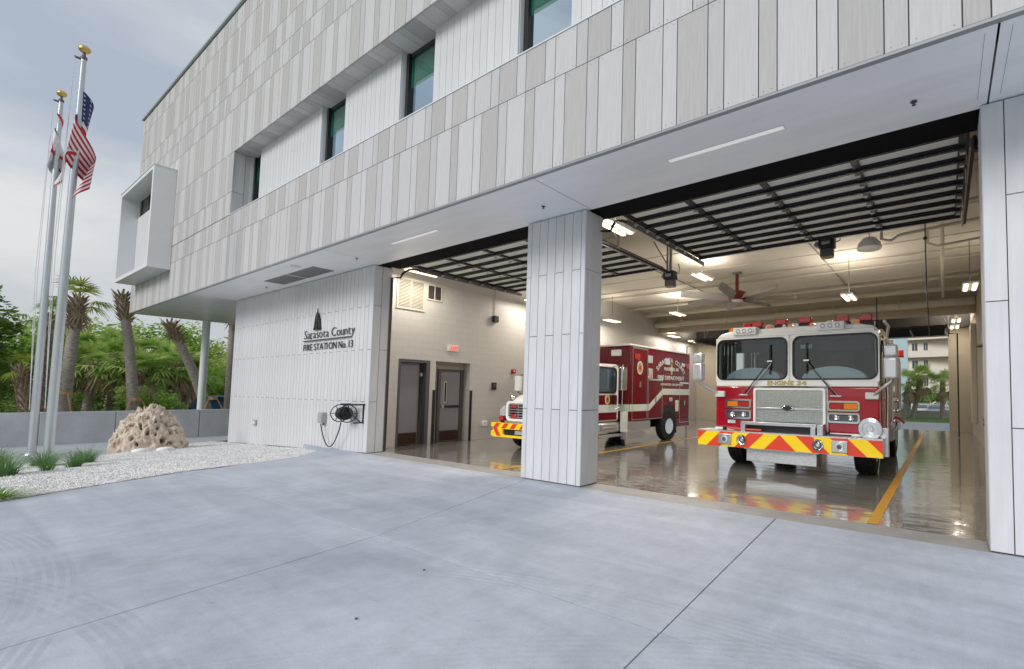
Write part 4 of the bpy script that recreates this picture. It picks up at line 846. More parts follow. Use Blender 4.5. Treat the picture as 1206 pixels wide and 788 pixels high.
# windscreens: white surround with a round cornered opening, black gasket, pane
for a, b_ in ((-1.69, -.035), (.035, 1.70)):
    k = bpy.data.objects.new('windscreen', None); COL.objects.link(k); k.parent = en
    po = rrect(a - .01, b_ + .01, 1.87, 2.84, .004); pi2 = rrect(a + .015, b_ - .015, 1.905, 2.81, .16); pg = rrect(a + .045, b_ - .045, 1.935, 2.78, .14)
    MB().ring(po, pi2, 'y', yf + .0, yf + .07).build('surround', 'cab_white', k); MB().ring(rrect(a + .013, b_ - .013, 1.903, 2.812, .16), pg, 'y', yf - .008, yf + .04).build('gasket', 'black_frame', k)
    MB().prism(rrect(a + .04, b_ - .04, 1.93, 2.785, .14), 'y', yf + .018, yf + .026).build('pane', 'windshield', k)
P(MB().box(-HW + .06, HW - .06, yf - .005, yf + .09, 2.835, 2.91), 'brow', 'cab_white', .02)
P(MB().box(-HW + .01, HW - .01, yf + .0, yf + .12, 1.765, 1.875), 'cowl_band', 'cab_white', .02)
# front skin
for s in (-1, 1):
    P(MB().box(min(s * .76, s * HW), max(s * .76, s * HW), yf, yf + .12, .86, 1.77), 'front_panel', 'fire_red', .035, seg=3)
    P(MB().box(min(s * .80, s * HW), max(s * .80, s * HW), yf - .01, yf + .11, .80, .86), 'sill', 'cab_white', .008)
    x0, x1 = (-1.44, -.84) if s < 0 else (.76, 1.36)
    for z0, z1, ms in ((1.29, 1.49, ('lens_amber', 'lens_red') if s < 0 else ('lens_red', 'lens_amber')), (1.06, 1.26, ('lens_clear', 'lens_clear'))):
        h = bpy.data.objects.new('headlamp_cluster', None); COL.objects.link(h); h.parent = en
        MB().ring(rrect(x0, x1, z0, z1, .05), rrect(x0 + .035, x1 - .035, z0 + .035, z1 - .035, .03), 'y', yf - .05, yf + .02).build('bezel', 'chrome', h, smooth=40)
        MB().box(x0 + .03, x1 - .03, yf - .012, yf + .01, z0 + .03, z1 - .03).build('housing', 'dark_grey_paint', h)
        for i, mm in enumerate(ms):
            a = x0 + .045 + i * (x1 - x0 - .07) / 2; b_ = a + (x1 - x0 - .09) / 2 - .01
            if mm == 'lens_clear': MB().lathe([(.062, yf - .015), (.058, yf - .035), (.03, yf - .018), (0, yf - .012)], ((a + b_) / 2, 0, (z0 + z1) / 2), 'y', 16).build('reflector', 'chrome', h, smooth=50)
            else: MB().prism(rrect(a, b_, z0 + .045, z1 - .045, .02), 'y', yf - .035, yf - .012).build('lens', mm, h)
# grille
g = bpy.data.objects.new('grille', None); COL.objects.link(g); g.parent = en
MB().ring(rrect(-.79, .72, .90, 1.74, .05), rrect(-.74, .67, .95, 1.69, .04), 'y', yf - .03, yf + .08).build('surround', 'cab_white', g, smooth=40)
MB().box(-.74, .67, yf + .0, yf + .02, 1.325, 1.69).build('mesh_upper', 'mesh_grille', g); MB().box(-.74, .67, yf + .0, yf + .02, .95, 1.285).build('mesh_lower', 'mesh_grille', g); MB().box(-.74, .67, yf - .02, yf + .02, 1.285, 1.325).build('bar', 'brushed', g, bevel=.008)
me = MB().box(-.003, .003, 0, .006, 0, .34).mesh('mesh_wire', 'chrome'); 
for i in range(46): link('mesh_wire', me, g, (-.73 + i * .0308, yf - .007, .945)); link('mesh_wire', me, g, (-.73 + i * .0308, yf - .007, 1.335))
me = MB().box(0, 1.40, 0, .006, -.003, .003).mesh('mesh_wire', 'chrome')
for i in range(22): link('mesh_wire', me, g, (-.735, yf - .012, .96 + i * .0335))
MB().lathe([(1, -.028), (.8, -.045), (0, -.048)], (0, 0, 0), 'y', 24).build('badge', 'chrome', g, smooth=50).matrix_local = Matrix.Translation((-.04, yf, 1.32)) @ Matrix.Diagonal((.135, 1, .06, 1))
MB().lathe([(1, -.049), (0, -.051)], (0, 0, 0), 'y', 24).build('badge_face', 'sign_black', g).matrix_local = Matrix.Translation((-.04, yf, 1.32)) @ Matrix.Diagonal((.10, 1, .042, 1))
pts = []
for i in range(13): u = -1 + i / 6; pts.append((-.04 + u * .62, 1.775 - .035 * u * u))
pts2 = [(x, z - .022) for x, z in pts][::-1]; P(MB().prism(pts + pts2, 'y', yf - .02, yf + .02), 'hood_slot', 'black_frame')
text_obj('unit_name', 'ENGINE', .12, .004, 'gold_leaf', en, (-.21, yf - .006, 1.80), (R(90), 0, 0), width=.56, bold=.004); text_obj('unit_number', '34', .12, .004, 'gold_leaf', en, (.24, yf - .006, 1.80), (R(90), 0, 0), width=.20, bold=.004)
P(MB().box(-1.40, -1.22, yf - .004, yf + .01, .96, 1.03), 'plate', 'reflective_white')
# wipers
for s, (bx_, tx_) in ((-1, (-1.02, -.42)), (1, (.92, .35))):
    w = bpy.data.objects.new('wiper', None); COL.objects.link(w); w.parent = en
    MB().tube([(bx_, yf - .03, 1.585), (tx_, yf - .05, 2.30)], .011, 6).build('arm', 'black_frame', w); MB().tube([(bx_ + .05, yf - .03, 1.585), (tx_ + .03, yf - .05, 2.25)], .009, 6).build('arm', 'brushed', w)
    MB().box(tx_ - .014, tx_ + .014, yf - .04, yf - .01, 2.02, 2.66).build('blade', 'black_frame', w); MB().box(tx_ - .055, tx_ + .055, yf - .06, yf - .035, 2.285, 2.315).build('clip', 'chrome', w); MB().box(bx_ - .11, bx_ + .11, yf - .04, yf - .005, 1.565, 1.60).build('pivot', 'brushed', w, bevel=.008)
# bumper
bm_ = bpy.data.objects.new('bumper', None); COL.objects.link(bm_); bm_.parent = en
b0x, b1x, bz0, bz1 = -1.93, 1.80, .485, .80
MB().box(b0x, b1x, .06, .10, bz0, bz1).box(b0x, b0x + .03, .10, .95, bz0, bz1).box(b1x - .03, b1x, .10, .95, bz0, bz1).build('beam', 'brushed', bm_)
MB().box(b0x, b1x, .06, yf + .1, bz1, bz1 + .022).build('deck', 'diamond_plate', bm_)
pitch = .325; cx = -.09; hgt = bz1 - bz0
def clip(poly):
    def cut(pl_, f):
        o_ = []
        for i in range(len(pl_)):
            a, b_ = pl_[i], pl_[(i + 1) % len(pl_)]; fa, fb = f(a), f(b_)
            if fa >= 0: o_.append(a)
            if (fa >= 0) != (fb >= 0): t_ = fa / (fa - fb); o_.append((a[0] + (b_[0] - a[0]) * t_, a[1] + (b_[1] - a[1]) * t_))
        return o_
    poly = cut(poly, lambda p: p[0] - b0x - .004)
    return cut(poly, lambda p: b1x - .004 - p[0]) if poly else poly
for s in (-1, 1):
    for k in range(7):
        xb0, xb1 = k * pitch, (k + 1) * pitch
        if k == 0:
            if s < 0: continue
            poly = [(cx - pitch, bz0 + .004), (cx + pitch, bz0 + .004), (cx, bz1 - .004)]; mm = 'chevron_red'
        else:
            poly = [(cx + s * xb0, bz0 + .004), (cx + s * xb1, bz0 + .004), (cx + s * (xb1 - pitch), bz1 - .004), (cx + s * (xb0 - pitch), bz1 - .004)]; mm = ('chevron_red', 'chevron_yellow')[k % 2]
        poly = clip(poly)
        if len(poly) >= 3: MB().prism(poly, 'y', .052, .059).build('chevron_stripe', mm, bm_)
for s, x in ((-1, -.90), (1, .66)):
    MB().lathe([(.105, .052), (.112, .03), (.10, .015), (.085, .03), (.05, .046), (.03, .02), (0, .016)], (x, 0, .645), 'y', 24).build('horn_speaker', 'chrome', bm_, smooth=45); MB().lathe([(.05, .028), (0, .027)], (x, 0, .645), 'y', 16).build('speaker_throat', 'dark_grey_paint', bm_)
for x in (-1.28, 1.06):
    MB().box(x - .145, x + .145, .02, .055, .535, .755).build('light_plate', 'brushed', bm_, bevel=.01); MB().lathe([(.085, .02), (.08, .005), (.055, .0), (0, .0)], (x, 0, .645), 'y', 20).build('round_light', 'lens_clear', bm_, smooth=40); MB().lathe([(.045, -.002), (.02, -.006), (0, -.006)], (x, 0, .645), 'y', 12).build('bulb', 'dark_grey_paint', bm_)
P(MB().box(-.95, .62, .12, .18, .97, 1.03).box(-.95, -.85, .12, yf, .82, .97).box(.50, .60, .12, yf, .82, .97), 'winch_frame', 'brushed', .008); P(MB().box(-.85, .50, .30, .32, .823, .97), 'winch_well', 'black_frame'); P(MB().tube([(-1.3, .2, .87), (-.9, .15, .86), (-.5, .14, .86)], .02, 8), 'hose_end', 'chevron_red', sm=60); P(MB().ball((-1.35, .2, .86), .05), 'coupling', 'black_steel', sm=60)
P(MB().box(.62, .74, .14, yf - .02, .82, 1.03), 'tow_post', 'brushed', .01)
P(MB().box(-.86, .60, .22, .62, .20, .47), 'skid_box', 'diamond_plate', .01); P(MB().box(-.9, .66, .18, .7, .455, .487), 'skid_lip', 'brushed')
P(MB().lathe([(.205, 0), (.20, -.045), (.14, -.06), (.13, -.04), (.07, -.05), (.05, -.08), (0, -.08)], (1.56, .30, .985), 'y', 28), 'suction_cap', 'lens_clear', sm=35)
P(MB().cyl((1.56, .30, .985), (1.56, yf + .1, .96), .13), 'suction_pipe', 'brushed', sm=40)
P(MB().box(1.66, 1.86, .42, .55, .47, 1.0), 'side_step', 'brushed', .01); P(MB().box(-1.2, 1.2, .35, 3, .48, .84), 'chassis', 'black_steel')
# roof equipment
zr = 2.985
for x in (-1.0, .82):
    l = bpy.data.objects.new('light_box', None); COL.objects.link(l); l.parent = en
    MB().box(x - .27, x + .27, yf - .05, yf + .2, zr - .09, zr + .075).build('housing', 'white_plastic', l, bevel=.012)
    MB().prism(rrect(x - .22, x + .22, zr - .05, zr + .04, .04), 'y', yf - .065, yf - .048).build('lens', 'lens_white', l); [MB().lathe([(.048, yf - .066), (.04, yf - .074), (.03, yf - .067), (.048, yf - .066)], (x + dx_, 0, zr - .005), 'y', 14, caps=False).build('element', 'box_grey', l, smooth=50) for dx_ in (-.14, 0, .14)]
def beacon(x, y, w, h, m, z=None): P(MB().box(x - w / 2, x + w / 2, y, y + .16, z or zr + .06, (z or zr + .06) + h), 'warning_light', m, .02)
for x, w, m, zo in ((-1.10, .17, 'lens_red', .085), (-.86, .20, 'lens_red', .10), (-.30, .20, 'lens_red', .12), (.22, .22, 'lens_red', .12), (.98, .22, 'lens_red', .09), (1.42, .22, 'lens_red', .085)):
    P(MB().box(x - w / 2 - .05, x + w / 2 + .05, yf + .32, yf + .58, zr + zo - .10, zr + zo + .02), 'light_base', 'black_frame', .01); beacon(x, yf + .34, w * 1.15, .13, m, zr + zo + .02)
for x in (-.60, -.04, .70, 1.16): P(MB().lathe([(.12, 0), (.11, .06), (.06, .10), (0, .11)], (x, yf + .48, zr + .07), n=16), 'dome_light', 'lens_white', sm=50)
for x in (-1.36, -.48, -.02, .44, 1.30): P(MB().cyl((x, yf + .06, zr + .045), (x, yf + .13, zr + .045), .058, n=14), 'marker_light', 'lens_amber', sm=40)
for x in (-.16, .12): P(MB().box(x - .03, x + .03, yf + .1, yf + .16, zr - .02, zr + .10), 'light_stand', 'brushed')
P(MB().tube([(1.62, .9, 2.9), (1.62, .9, 3.55)], .012, 6), 'antenna', 'black_frame')
# mirrors
for s in (-1, 1):
    m_ = bpy.data.objects.new('mirror', None); COL.objects.link(m_); m_.parent = en
    hx = -2.02 if s < 0 else 1.93; zb = 0 if s > 0 else -.02
    MB().box(hx - .125, hx + .125, .14, .34, 1.91 + zb, 2.31 + zb).build('head', 'chrome_shell', m_, bevel=.05, seg=3); MB().box(hx - .115, hx + .115, .16, .34, 2.32 + zb, 2.53 + zb).build('spot_head', 'chrome_shell', m_, bevel=.04, seg=3)
    MB().box(hx - .09, hx + .09, .34, .345, 1.97, 2.27).build('glass', 'car_glass', m_)
    MB().tube([(s * 1.60, yf - .02, 1.60), (hx * .93, .30, 1.76), (hx, .27, 1.86), (hx, .27, 1.98)], .032, 8).build('arm', 'brushed', m_, smooth=60); MB().box(min(s * 1.46, s * 1.70), max(s * 1.46, s * 1.70), yf - .06, yf + .02, 1.53, 1.66).build('bracket', 'reflective_white', m_, bevel=.015)
# body behind the cab
P(MB().box(-1.62, 1.62, 3.36, 6.25, .62, 2.75), 'body', 'fire_red', .04); P(MB().box(-1.66, 1.66, 3.31, 3.95, .50, 2.35), 'pump_panel', 'brushed', .02); P(MB().box(-1.3, 1.3, 3.4, 6.2, 2.75, 3.02), 'hose_bed', 'diamond_plate')
for z in (1.0, 1.25, 1.5):
    for y in (3.45, 3.63, 3.8):
        P(MB().cyl((1.66, y, z), (1.78, y, z), .055, n=12), 'discharge_cap', 'chrome', sm=40)
P(MB().tube([(1.68, 3.6, 1.1), (1.86, 3.5, 1.0), (1.9, 3.45, .95)], .03), 'valve_handle', 'chevron_red', sm=50)
for y0 in (4.1, 5.35):
    P(MB().box(1.62, 1.645, y0, y0 + .78, 1.2, 2.6), 'locker_door', 'brushed', .01); P(MB().box(-1.645, -1.62, y0, y0 + .78, 1.2, 2.6), 'locker_door', 'brushed', .01)
P(MB().tube([(1.70, .95, .5), (1.78, .95, .6), (1.80, .95, 1.6), (1.74, .95, 2.7)], .035, 8), 'grab_rail', 'chrome', sm=60)
P(MB().box(1.62, 1.70, 3.2, 3.3, 2.3, 2.95).tube([(1.55, 3.2, 2.9), (1.72, 2.0, 3.12), (1.72, 1.2, 3.12)], .03), 'ladder_rail', 'brushed'); P(MB().box(1.58, 1.74, 5.9, 6.2, 2.75, 2.95), 'rear_beacon', 'lens_red', .02)
for i in range(6): P(MB().cyl((1.45, 3.0 + i * .1, 3.02), (1.45, 3.05 + i * .1, 3.2), .05, n=8), 'roof_fitting', 'pipe_cream')
for x, s in ((-1.42, -1), (1.35, 1)): wheel(en, x, 1.36, .52, .40, s)
for x, s in ((-1.42, -1), (1.42, 1)): wheel(en, x, 4.75, .52, .40, s)

# ================================================================== RESCUE TRUCK
A0 = (-9.45, 8.0, 0)
am = thing('rescue_truck', 'dark red box bodied rescue truck with white hood, partly behind the pillar', 'ambulance', A0)
def Q(mb, name, m, bev=0, sm=None, par=am, seg=2, fix=True): return P(mb, name, m, bev, sm, par, seg, fix)
# local x: -1.25 .. 1.25, y 0 front, box body y 2.85 .. 6.6
BX = 1.25
Q(MB().box(-BX - .02, BX, 2.88, 6.62, .72, 3.03), 'box_body', 'ambulance_red', .05, seg=3); Q(MB().box(-BX - .04, BX + .02, 2.85, 6.65, 3.03, 3.09), 'roof_cap', 'cab_white', .02)
xs_ = BX + .006
Q(MB().box(-BX, BX - .01, 2.9, 4.05, .45, .72), 'rocker', 'brushed', .01)
Q(MB().box(-BX, BX - .004, 5.15, 6.6, .42, .72), 'rear_skirt', 'ambulance_red', .01)
rr = MB().box(BX, xs_ + .002, 2.90, 3.95, 1.03, 1.24)
rr.add([(xs_ + .002, 3.95, 1.03), (xs_ + .002, 3.95, 1.24), (xs_ + .002, 4.75, 1.75), (xs_ + .002, 4.75, 1.54)], [(0, 1, 2, 3)]).box(BX, xs_ + .002, 4.75, 6.60, 1.54, 1.75)
Q(rr, 'reflective_stripe', 'reflective_white')
Q(MB().box(-BX + .3, BX, 2.868, 2.882, 1.03, 1.24), 'reflective_stripe', 'reflective_white')
for y0, y1, z0, z1 in ((3.02, 3.83, .76, 2.98), (3.88, 4.72, .76, 2.02), (5.85, 6.55, .55, 1.96)):
    d = bpy.data.objects.new('locker_door', None); COL.objects.link(d); d.parent = am
    MB().ring([(y0, z0), (y1, z0), (y1, z1), (y0, z1)], [(y0 + .018, z0 + .018), (y1 - .018, z0 + .018), (y1 - .018, z1 - .018), (y0 + .018, z1 - .018)], 'x', BX, BX + .012).build('edge_trim', 'brushed', d)
    MB().box(BX, BX + .014, y0, y1, z1, z1 + .035).build('drip_rail', 'chrome', d); MB().box(BX + .01, BX + .03, (y0 + y1) / 2 - .04, (y0 + y1) / 2 + .04, (z0 + z1) / 2 - .1, (z0 + z1) / 2 + .08).build('latch', 'chrome', d, bevel=.008)
for y, z, w, h, m in ((3.25, 2.72, .28, .2, 'lens_red'), (3.95, 2.68, .28, .26, 'lens_clear'), (5.0, 2.68, .3, .24, 'lens_clear'), (6.1, 2.62, .2, .14, 'lens_clear'), (6.4, 2.60, .2, .2, 'lens_red'), (3.98, 2.22, .24, .34, 'lens_clear'), (5.25, 1.38, .2, .14, 'lens_clear')):
    Q(MB().box(BX, BX + .04, y - w / 2, y + w / 2, z - h / 2, z + h / 2), 'side_light', m, .02)
Q(MB().box(BX + .04, BX + .045, 3.93, 4.03, 2.1, 2.2), 'amber_marker', 'lens_amber'); Q(MB().box(BX, BX + .05, 5.55, 5.75, .95, 1.35), 'fuel_panel', 'reflective_white', .02)
# markings
lt = text_obj('marking', 'FIRE DEPARTMENT', .19, .002, 'gold_leaf' if False else 'reflective_white', am, (BX + .004, 5.30, 2.06), (R(90), 0, R(90)), width=1.75, bold=.006)
s_ = 'SARASOTA COUNTY'
for i, ch in enumerate(s_):
    if ch == ' ': continue
    a = R(62 - 124 * i / (len(s_) - 1)); me = flat_text_mesh(ch, .21, .002, .006); me.name = 'letter'; me.materials.clear(); me.materials.append(MT['reflective_white'])
    o = link('letter', me, am, (BX + .004, 5.30 - .92 * math.sin(a) - .06, 2.16 + .62 * math.cos(a) - .12)); o.rotation_euler = Matrix.Rotation(R(90), 3, 'Z').to_4x4().to_3x3().to_euler(); o.rotation_euler = (Matrix.Rotation(R(90), 3, 'Z') @ Matrix.Rotation(R(90), 3, 'X') @ Matrix.Rotation(a * .75, 3, 'Z')).to_euler()
text_obj('marking', 'RESCUE', .14, .002, 'reflective_white', am, (BX + .005, 5.30, 2.38), (R(90), 0, R(90)), width=.95, bold=.004)
text_obj('marking', 'ADVANCED LIFE SUPPORT', .10, .002, 'reflective_white', am, (BX + .004, 5.35, 1.86), (R(90), 0, R(90)), width=1.5, bold=.003)
mc_ = MB()
for a in (0, 90): 
    c, s2 = math.cos(R(a)), math.sin(R(a)); mc_.prism([(5.30 + c * u - s2 * v, 2.43 + s2 * u + c * v) for u, v in ((-.19, -.06), (.19, -.06), (.19, .06), (-.19, .06))], 'x', BX + .002, BX + .006)
Q(mc_, 'cross_emblem', 'gold_leaf'); Q(MB().lathe([(.085, BX + .009), (0, BX + .011)], (0, 5.30, 2.43), 'x', 20), 'cross_centre', 'reflective_white')
def badge(y, z, s, x=BX):
    k = bpy.data.objects.new('crest', None); COL.objects.link(k); k.parent = am
    o = MB().lathe([(1, 0), (1, .004), (0, .005)], (0, 0, 0), 'x', 24).build('oval', 'reflective_white', k); o.matrix_local = Matrix.Translation((x, y, z)) @ Matrix.Diagonal((1, s * .75, s, 1))
    o = MB().lathe([(1, 0), (0, .002)], (0, 0, 0), 'x', 24).build('inner_oval', 'gold_leaf', k); o.matrix_local = Matrix.Translation((x + .006, y, z)) @ Matrix.Diagonal((1, s * .56, s * .78, 1))
    o = MB().lathe([(1, 0), (0, .002)], (0, 0, 0), 'x', 16).build('core', 'lens_red', k); o.matrix_local = Matrix.Translation((x + .009, y, z)) @ Matrix.Diagonal((1, s * .25, s * .35, 1))
badge(3.42, 2.38, .21)
# front face of the box
for z, m in ((2.82, 'lens_clear'),): Q(MB().box(.55, .95, 2.83, 2.885, z - .10, z + .10), 'front_light', 'lens_white', .04, seg=3); Q(MB().box(-.95, -.55, 2.83, 2.885, z - .10, z + .10), 'front_light', 'lens_white', .04)
for k in range(9): Q(MB().box(1.10, 1.16, 2.872, 2.882, 1.72 + k * .075, 1.775 + k * .075), 'vertical_marking', 'reflective_white')
# cab
cabm = MB().prism([(1.02, 1.35), (1.55, 2.35), (1.75, 2.42), (2.55, 2.44), (2.62, 2.3), (2.62, .75), (1.02, .75)], 'x', -1.08, 1.08)
Q(cabm, 'cab', 'cab_white', .07, seg=3)
Q(MB().box(1.075, 1.10, 1.28, 2.5, .80, 1.52), 'cab_door', 'ambulance_red', .02); Q(MB().prism(rrect(1.62, 2.42, 1.62, 2.28, .12), 'x', 1.075, 1.092), 'door_window', 'car_glass'); Q(MB().ring(rrect(1.57, 2.47, 1.57, 2.33, .14), rrect(1.62, 2.42, 1.62, 2.28, .12), 'x', 1.075, 1.10), 'window_trim', 'black_frame'); Q(MB().box(1.10, 1.108, 1.3, 2.5, 1.02, 1.24), 'reflective_stripe', 'reflective_white')
badge(2.05, 1.40, .15, 1.10); Q(MB().box(1.10, 1.13, 2.3, 2.42, 1.25, 1.5), 'door_handle', 'black_frame', .01)
Q(MB().prism([(1.06, 1.40), (1.52, 2.27), (1.55, 2.25), (1.09, 1.38)], 'x', -.98, .98), 'windscreen', 'car_glass')
# hood with rounded top
secs = []
for y, zt, hw in ((.16, 1.26, .78), (.22, 1.38, .82), (.45, 1.50, .90), (.75, 1.57, .98), (1.15, 1.62, 1.04)):
    prof = [(-hw, .80), (-hw, zt - .22), (-hw + .05, zt - .10), (-hw + .16, zt - .03), (-hw * .5, zt), (0, zt + .02), (hw * .5, zt), (hw - .16, zt - .03), (hw - .05, zt - .10), (hw, zt - .22), (hw, .80)]
    secs.append([(x, y, z) for x, z in prof])
mb = MB(); mb.v = [p for s1 in secs for p in s1]; n_ = 11; mb.f = [(i * n_ + k, i * n_ + k + 1, (i + 1) * n_ + k + 1, (i + 1) * n_ + k) for i in range(4) for k in range(n_ - 1)] + [tuple(range(n_))[::-1], tuple(range(4 * n_, 5 * n_))]; mb.m = [0] * len(mb.f)
Q(mb, 'hood', 'cab_white', sm=40)
gr = bpy.data.objects.new('grille', None); COL.objects.link(gr); gr.parent = am
MB().ring(rrect(-.80, .80, .80, 1.33, .12), rrect(-.73, .73, .86, 1.27, .09), 'y', .10, .20).build('surround', 'cab_white', gr, smooth=40); MB().box(-.75, .75, .16, .19, .85, 1.28).build('backing', 'black_frame', gr)
for k in range(6): MB().box(-.74, .74, .12, .165, .885 + k * .068, .918 + k * .068).build('bar', 'chrome', gr, bevel=.004)
for x in (-.48, .48):
    for z in (1.19, .94): MB().box(x - .09, x + .09, .09, .13, z - .045, z + .045).build('warning_light', 'lens_red', gr, bevel=.01)
    MB().box(x + .14, x + .17, .11, .17, .87, 1.27).build('post', 'chrome', gr)
o = MB().lathe([(1, 0), (0, -.01)], (0, 0, 0), 'y', 20).build('badge', 'sign_black', gr); o.matrix_local = Matrix.Translation((0, .19, 1.40)) @ Matrix.Rotation(R(-50), 4, 'X') @ Matrix.Diagonal((.12, 1, .04, 1))
for s in (-1, 1):
    # fender, head lamp
    pf = [(.20, .62), (.20, 1.0), (.30, 1.16), (.55, 1.24), (1.0, 1.24), (1.35, 1.1), (1.5, .8), (1.5, .62), (1.42, .62), (1.36, .80), (1.2, .96), (.95, 1.02), (.72, .96), (.56, .80), (.50, .62)]
    Q(MB().prism(pf, 'x', s * .80 if s > 0 else -1.17, 1.17 if s > 0 else -.80), 'fender', 'ambulance_red', .02)
    Q(MB().prism([(s * .83, .92), (s * 1.13, .92), (s * 1.12, 1.10), (s * .98, 1.2), (s * .83, 1.2)][::s], 'y', .14, .24), 'headlamp', 'lens_clear', .02); Q(MB().box(min(s * .98, s * 1.16), max(s * .98, s * 1.16), .15, .25, .80, .90), 'turn_signal', 'lens_red', .01)
    Q(MB().tube([(s * 1.10, 1.2, 1.25), (s * 1.22, 1.0, 1.5), (s * 1.36, .95, 1.56), (s * 1.36, .95, 2.05), (s * 1.12, 1.2, 2.15)], .017, 6), 'mirror_bracket', 'black_frame', sm=60); Q(MB().box(s * 1.36 - .1, s * 1.36 + .1, .88, 1.0, 1.60, 2.05), 'mirror', 'white_plastic', .03)
    Q(MB().ball((s * .96, .42, 1.42), .075, .05, .09), 'hood_mirror', 'chrome', sm=60)
# bumper with chevrons
fb = bpy.data.objects.new('bumper', None); COL.objects.link(fb); fb.parent = am
pb = [(-1.28, .38), (-1.16, .34), (1.16, .34), (1.28, .38), (1.28, .76), (-1.28, .76)]
MB().ring([(-1.28, .40), (-1.20, .36), (1.20, .36), (1.28, .40), (1.28, .74), (-1.28, .74)], [(-.80, .44), (-.74, .42), (.74, .42), (.80, .44), (.80, .58), (-.80, .58)], 'y', .0, .09).build('beam', 'chevron_yellow', fb, bevel=.01)
MB().box(-1.28, -1.10, .08, .45, .40, .74).box(1.10, 1.28, .08, .45, .40, .74).build('wrap', 'chevron_yellow', fb, bevel=.02)
MB().box(-.8, .8, .06, .085, .42, .60).build('intake', 'black_frame', fb); MB().box(-.35, .9, .04, .06, .45, .55).build('intake_bar', 'box_grey', fb)
for s in (-1, 1):
    for k in range(0, 8, 2):
        a = k * .17 - .17 * 0; q = [(s * (a), .60), (s * (a + .17), .60), (s * (a + .03), .735), (s * (a - .14), .735)] if k else [(-.14, .60), (.14, .60), (0, .735)]
        if k == 0 and s < 0: continue
        MB().prism(q if s > 0 or k == 0 else q[::-1], 'y', -.006, .001).build('chevron_stripe', 'chevron_red', fb)
    MB().prism([(s * .86, .39), (s * 1.02, .39), (s * 1.18, .60), (s * 1.02, .60)][::s], 'y', -.006, .001).build('chevron_stripe', 'chevron_red', fb)
MB().lathe([(.07, -.01), (.06, -.05), (0, -.055)], (-1.25, .05, .58), 'y', 16).build('fog_lamp', 'chrome', fb, smooth=40)
Q(MB().box(-.85, .85, .10, .16, .745, .80), 'bumper_step', 'brushed')
Q(MB().box(-.7, .7, .3, 6.4, .42, .72), 'chassis', 'black_steel'); 
Q(MB().box(.85, 1.12, 1.7, 2.75, .30, .38), 'step', 'diamond_plate', .01); Q(MB().box(.75, 1.10, 1.72, 2.7, .42, .74), 'fuel_tank', 'brushed', .08, seg=3); Q(MB().box(.88, 1.12, 1.85, 2.6, .56, .60), 'step', 'diamond_plate', .01)
Q(MB().box(1.12, 1.24, 2.62, 2.86, .42, 1.03), 'step_riser', 'reflective_white', .02)
Q(MB().prism([(2.75, .20), (3.55, .20), (3.75, .33), (3.55, .45), (2.75, .45)], 'x', 1.05, 1.28), 'step_box', 'diamond_plate', .01)
Q(MB().box(1.255, 1.40, 2.35, 2.60, 1.66, 2.36), 'side_mirror', 'chrome', .04, seg=3); Q(MB().tube([(1.08, 2.3, 2.35), (1.33, 2.45, 2.42), (1.33, 2.45, 1.5), (1.28, 2.5, 1.2), (1.10, 2.4, 1.1)], .016, 8), 'mirror_rail', 'chrome', sm=60)
# wheel arch
pa = [(4.62 + .53 * (1 - math.cos(R(a))), .60 + .62 * math.sin(R(a))) for a in range(0, 181, 20)]
Q(MB().prism([(4.62, .40)] + pa + [(5.68, .40)], 'x', 1.2, BX + .005), 'wheel_arch', 'black_frame'); Q(MB().box(1.0, BX + .004, 5.62, 5.68, .2, .6), 'mud_flap', 'rubber')
for x, s in ((-.98, -1), (.98, 1)): wheel(am, x, .98, .46, .28, s)
wk = wheel(am, 1.15, 5.13, .47, .30, 1, 'chrome'); wheel(am, -1.05, 5.13, .47, .30, -1)
# ================================================================== FLAGPOLES AND FLAGS
def flagpole(base, top, lb, k=1.0):
    b0 = Vector(base); t = thing('flagpole', lb, 'flagpole', b0, group=None); tp = Vector(top) - b0
    MB().tube([(0, 0, 0), tp * .3, tp * .65, tp], [.078, .074, .062, .044], 20).build('shaft', 'pole_metal', t, smooth=60)
    MB().lathe([(.15, 0), (.15, .03), (.10, .09), (.08, .10)], (0, 0, 0)).build('base_collar', 'pole_metal', t, smooth=40)
    MB().lathe([(.05, 0), (.055, .06), (.03, .10), (.018, .20)], tuple(tp)).build('truck', 'dark_grey_paint', t, smooth=40); MB().box(tp.x - .02, tp.x + .02, tp.y - .14, tp.y, tp.z - .02, tp.z + .02).build('pulley', 'dark_grey_paint', t)
    MB().ball(tuple(tp + Vector((0, 0, .26))), .10, .10, .095, n=20).build('finial_ball', 'gold_ball', t, smooth=80)
    MB().tube([tuple(tp + Vector((0, -.13, 0))), (tp.x * .5, -.15, tp.z * .5), (0, -.10, 1.3)], .006, 5).tube([tuple(tp + Vector((.03, -.13, 0))), (.03 + tp.x * .5, -.19, tp.z * .5), (.03, -.10, 1.3)], .006, 5).build('halyard', 'flag_white', t)
    return t
flagpole((-18.2, 1.59, -.24), (-17.87, 1.59, 9.50), 'nearer white metal flagpole flying the striped flag, gold ball on top')
flagpole((-22.28, 1.67, -.40), (-22.52, 1.67, 10.02), 'farther white metal flagpole carrying the drooping white flag, gold ball on top')
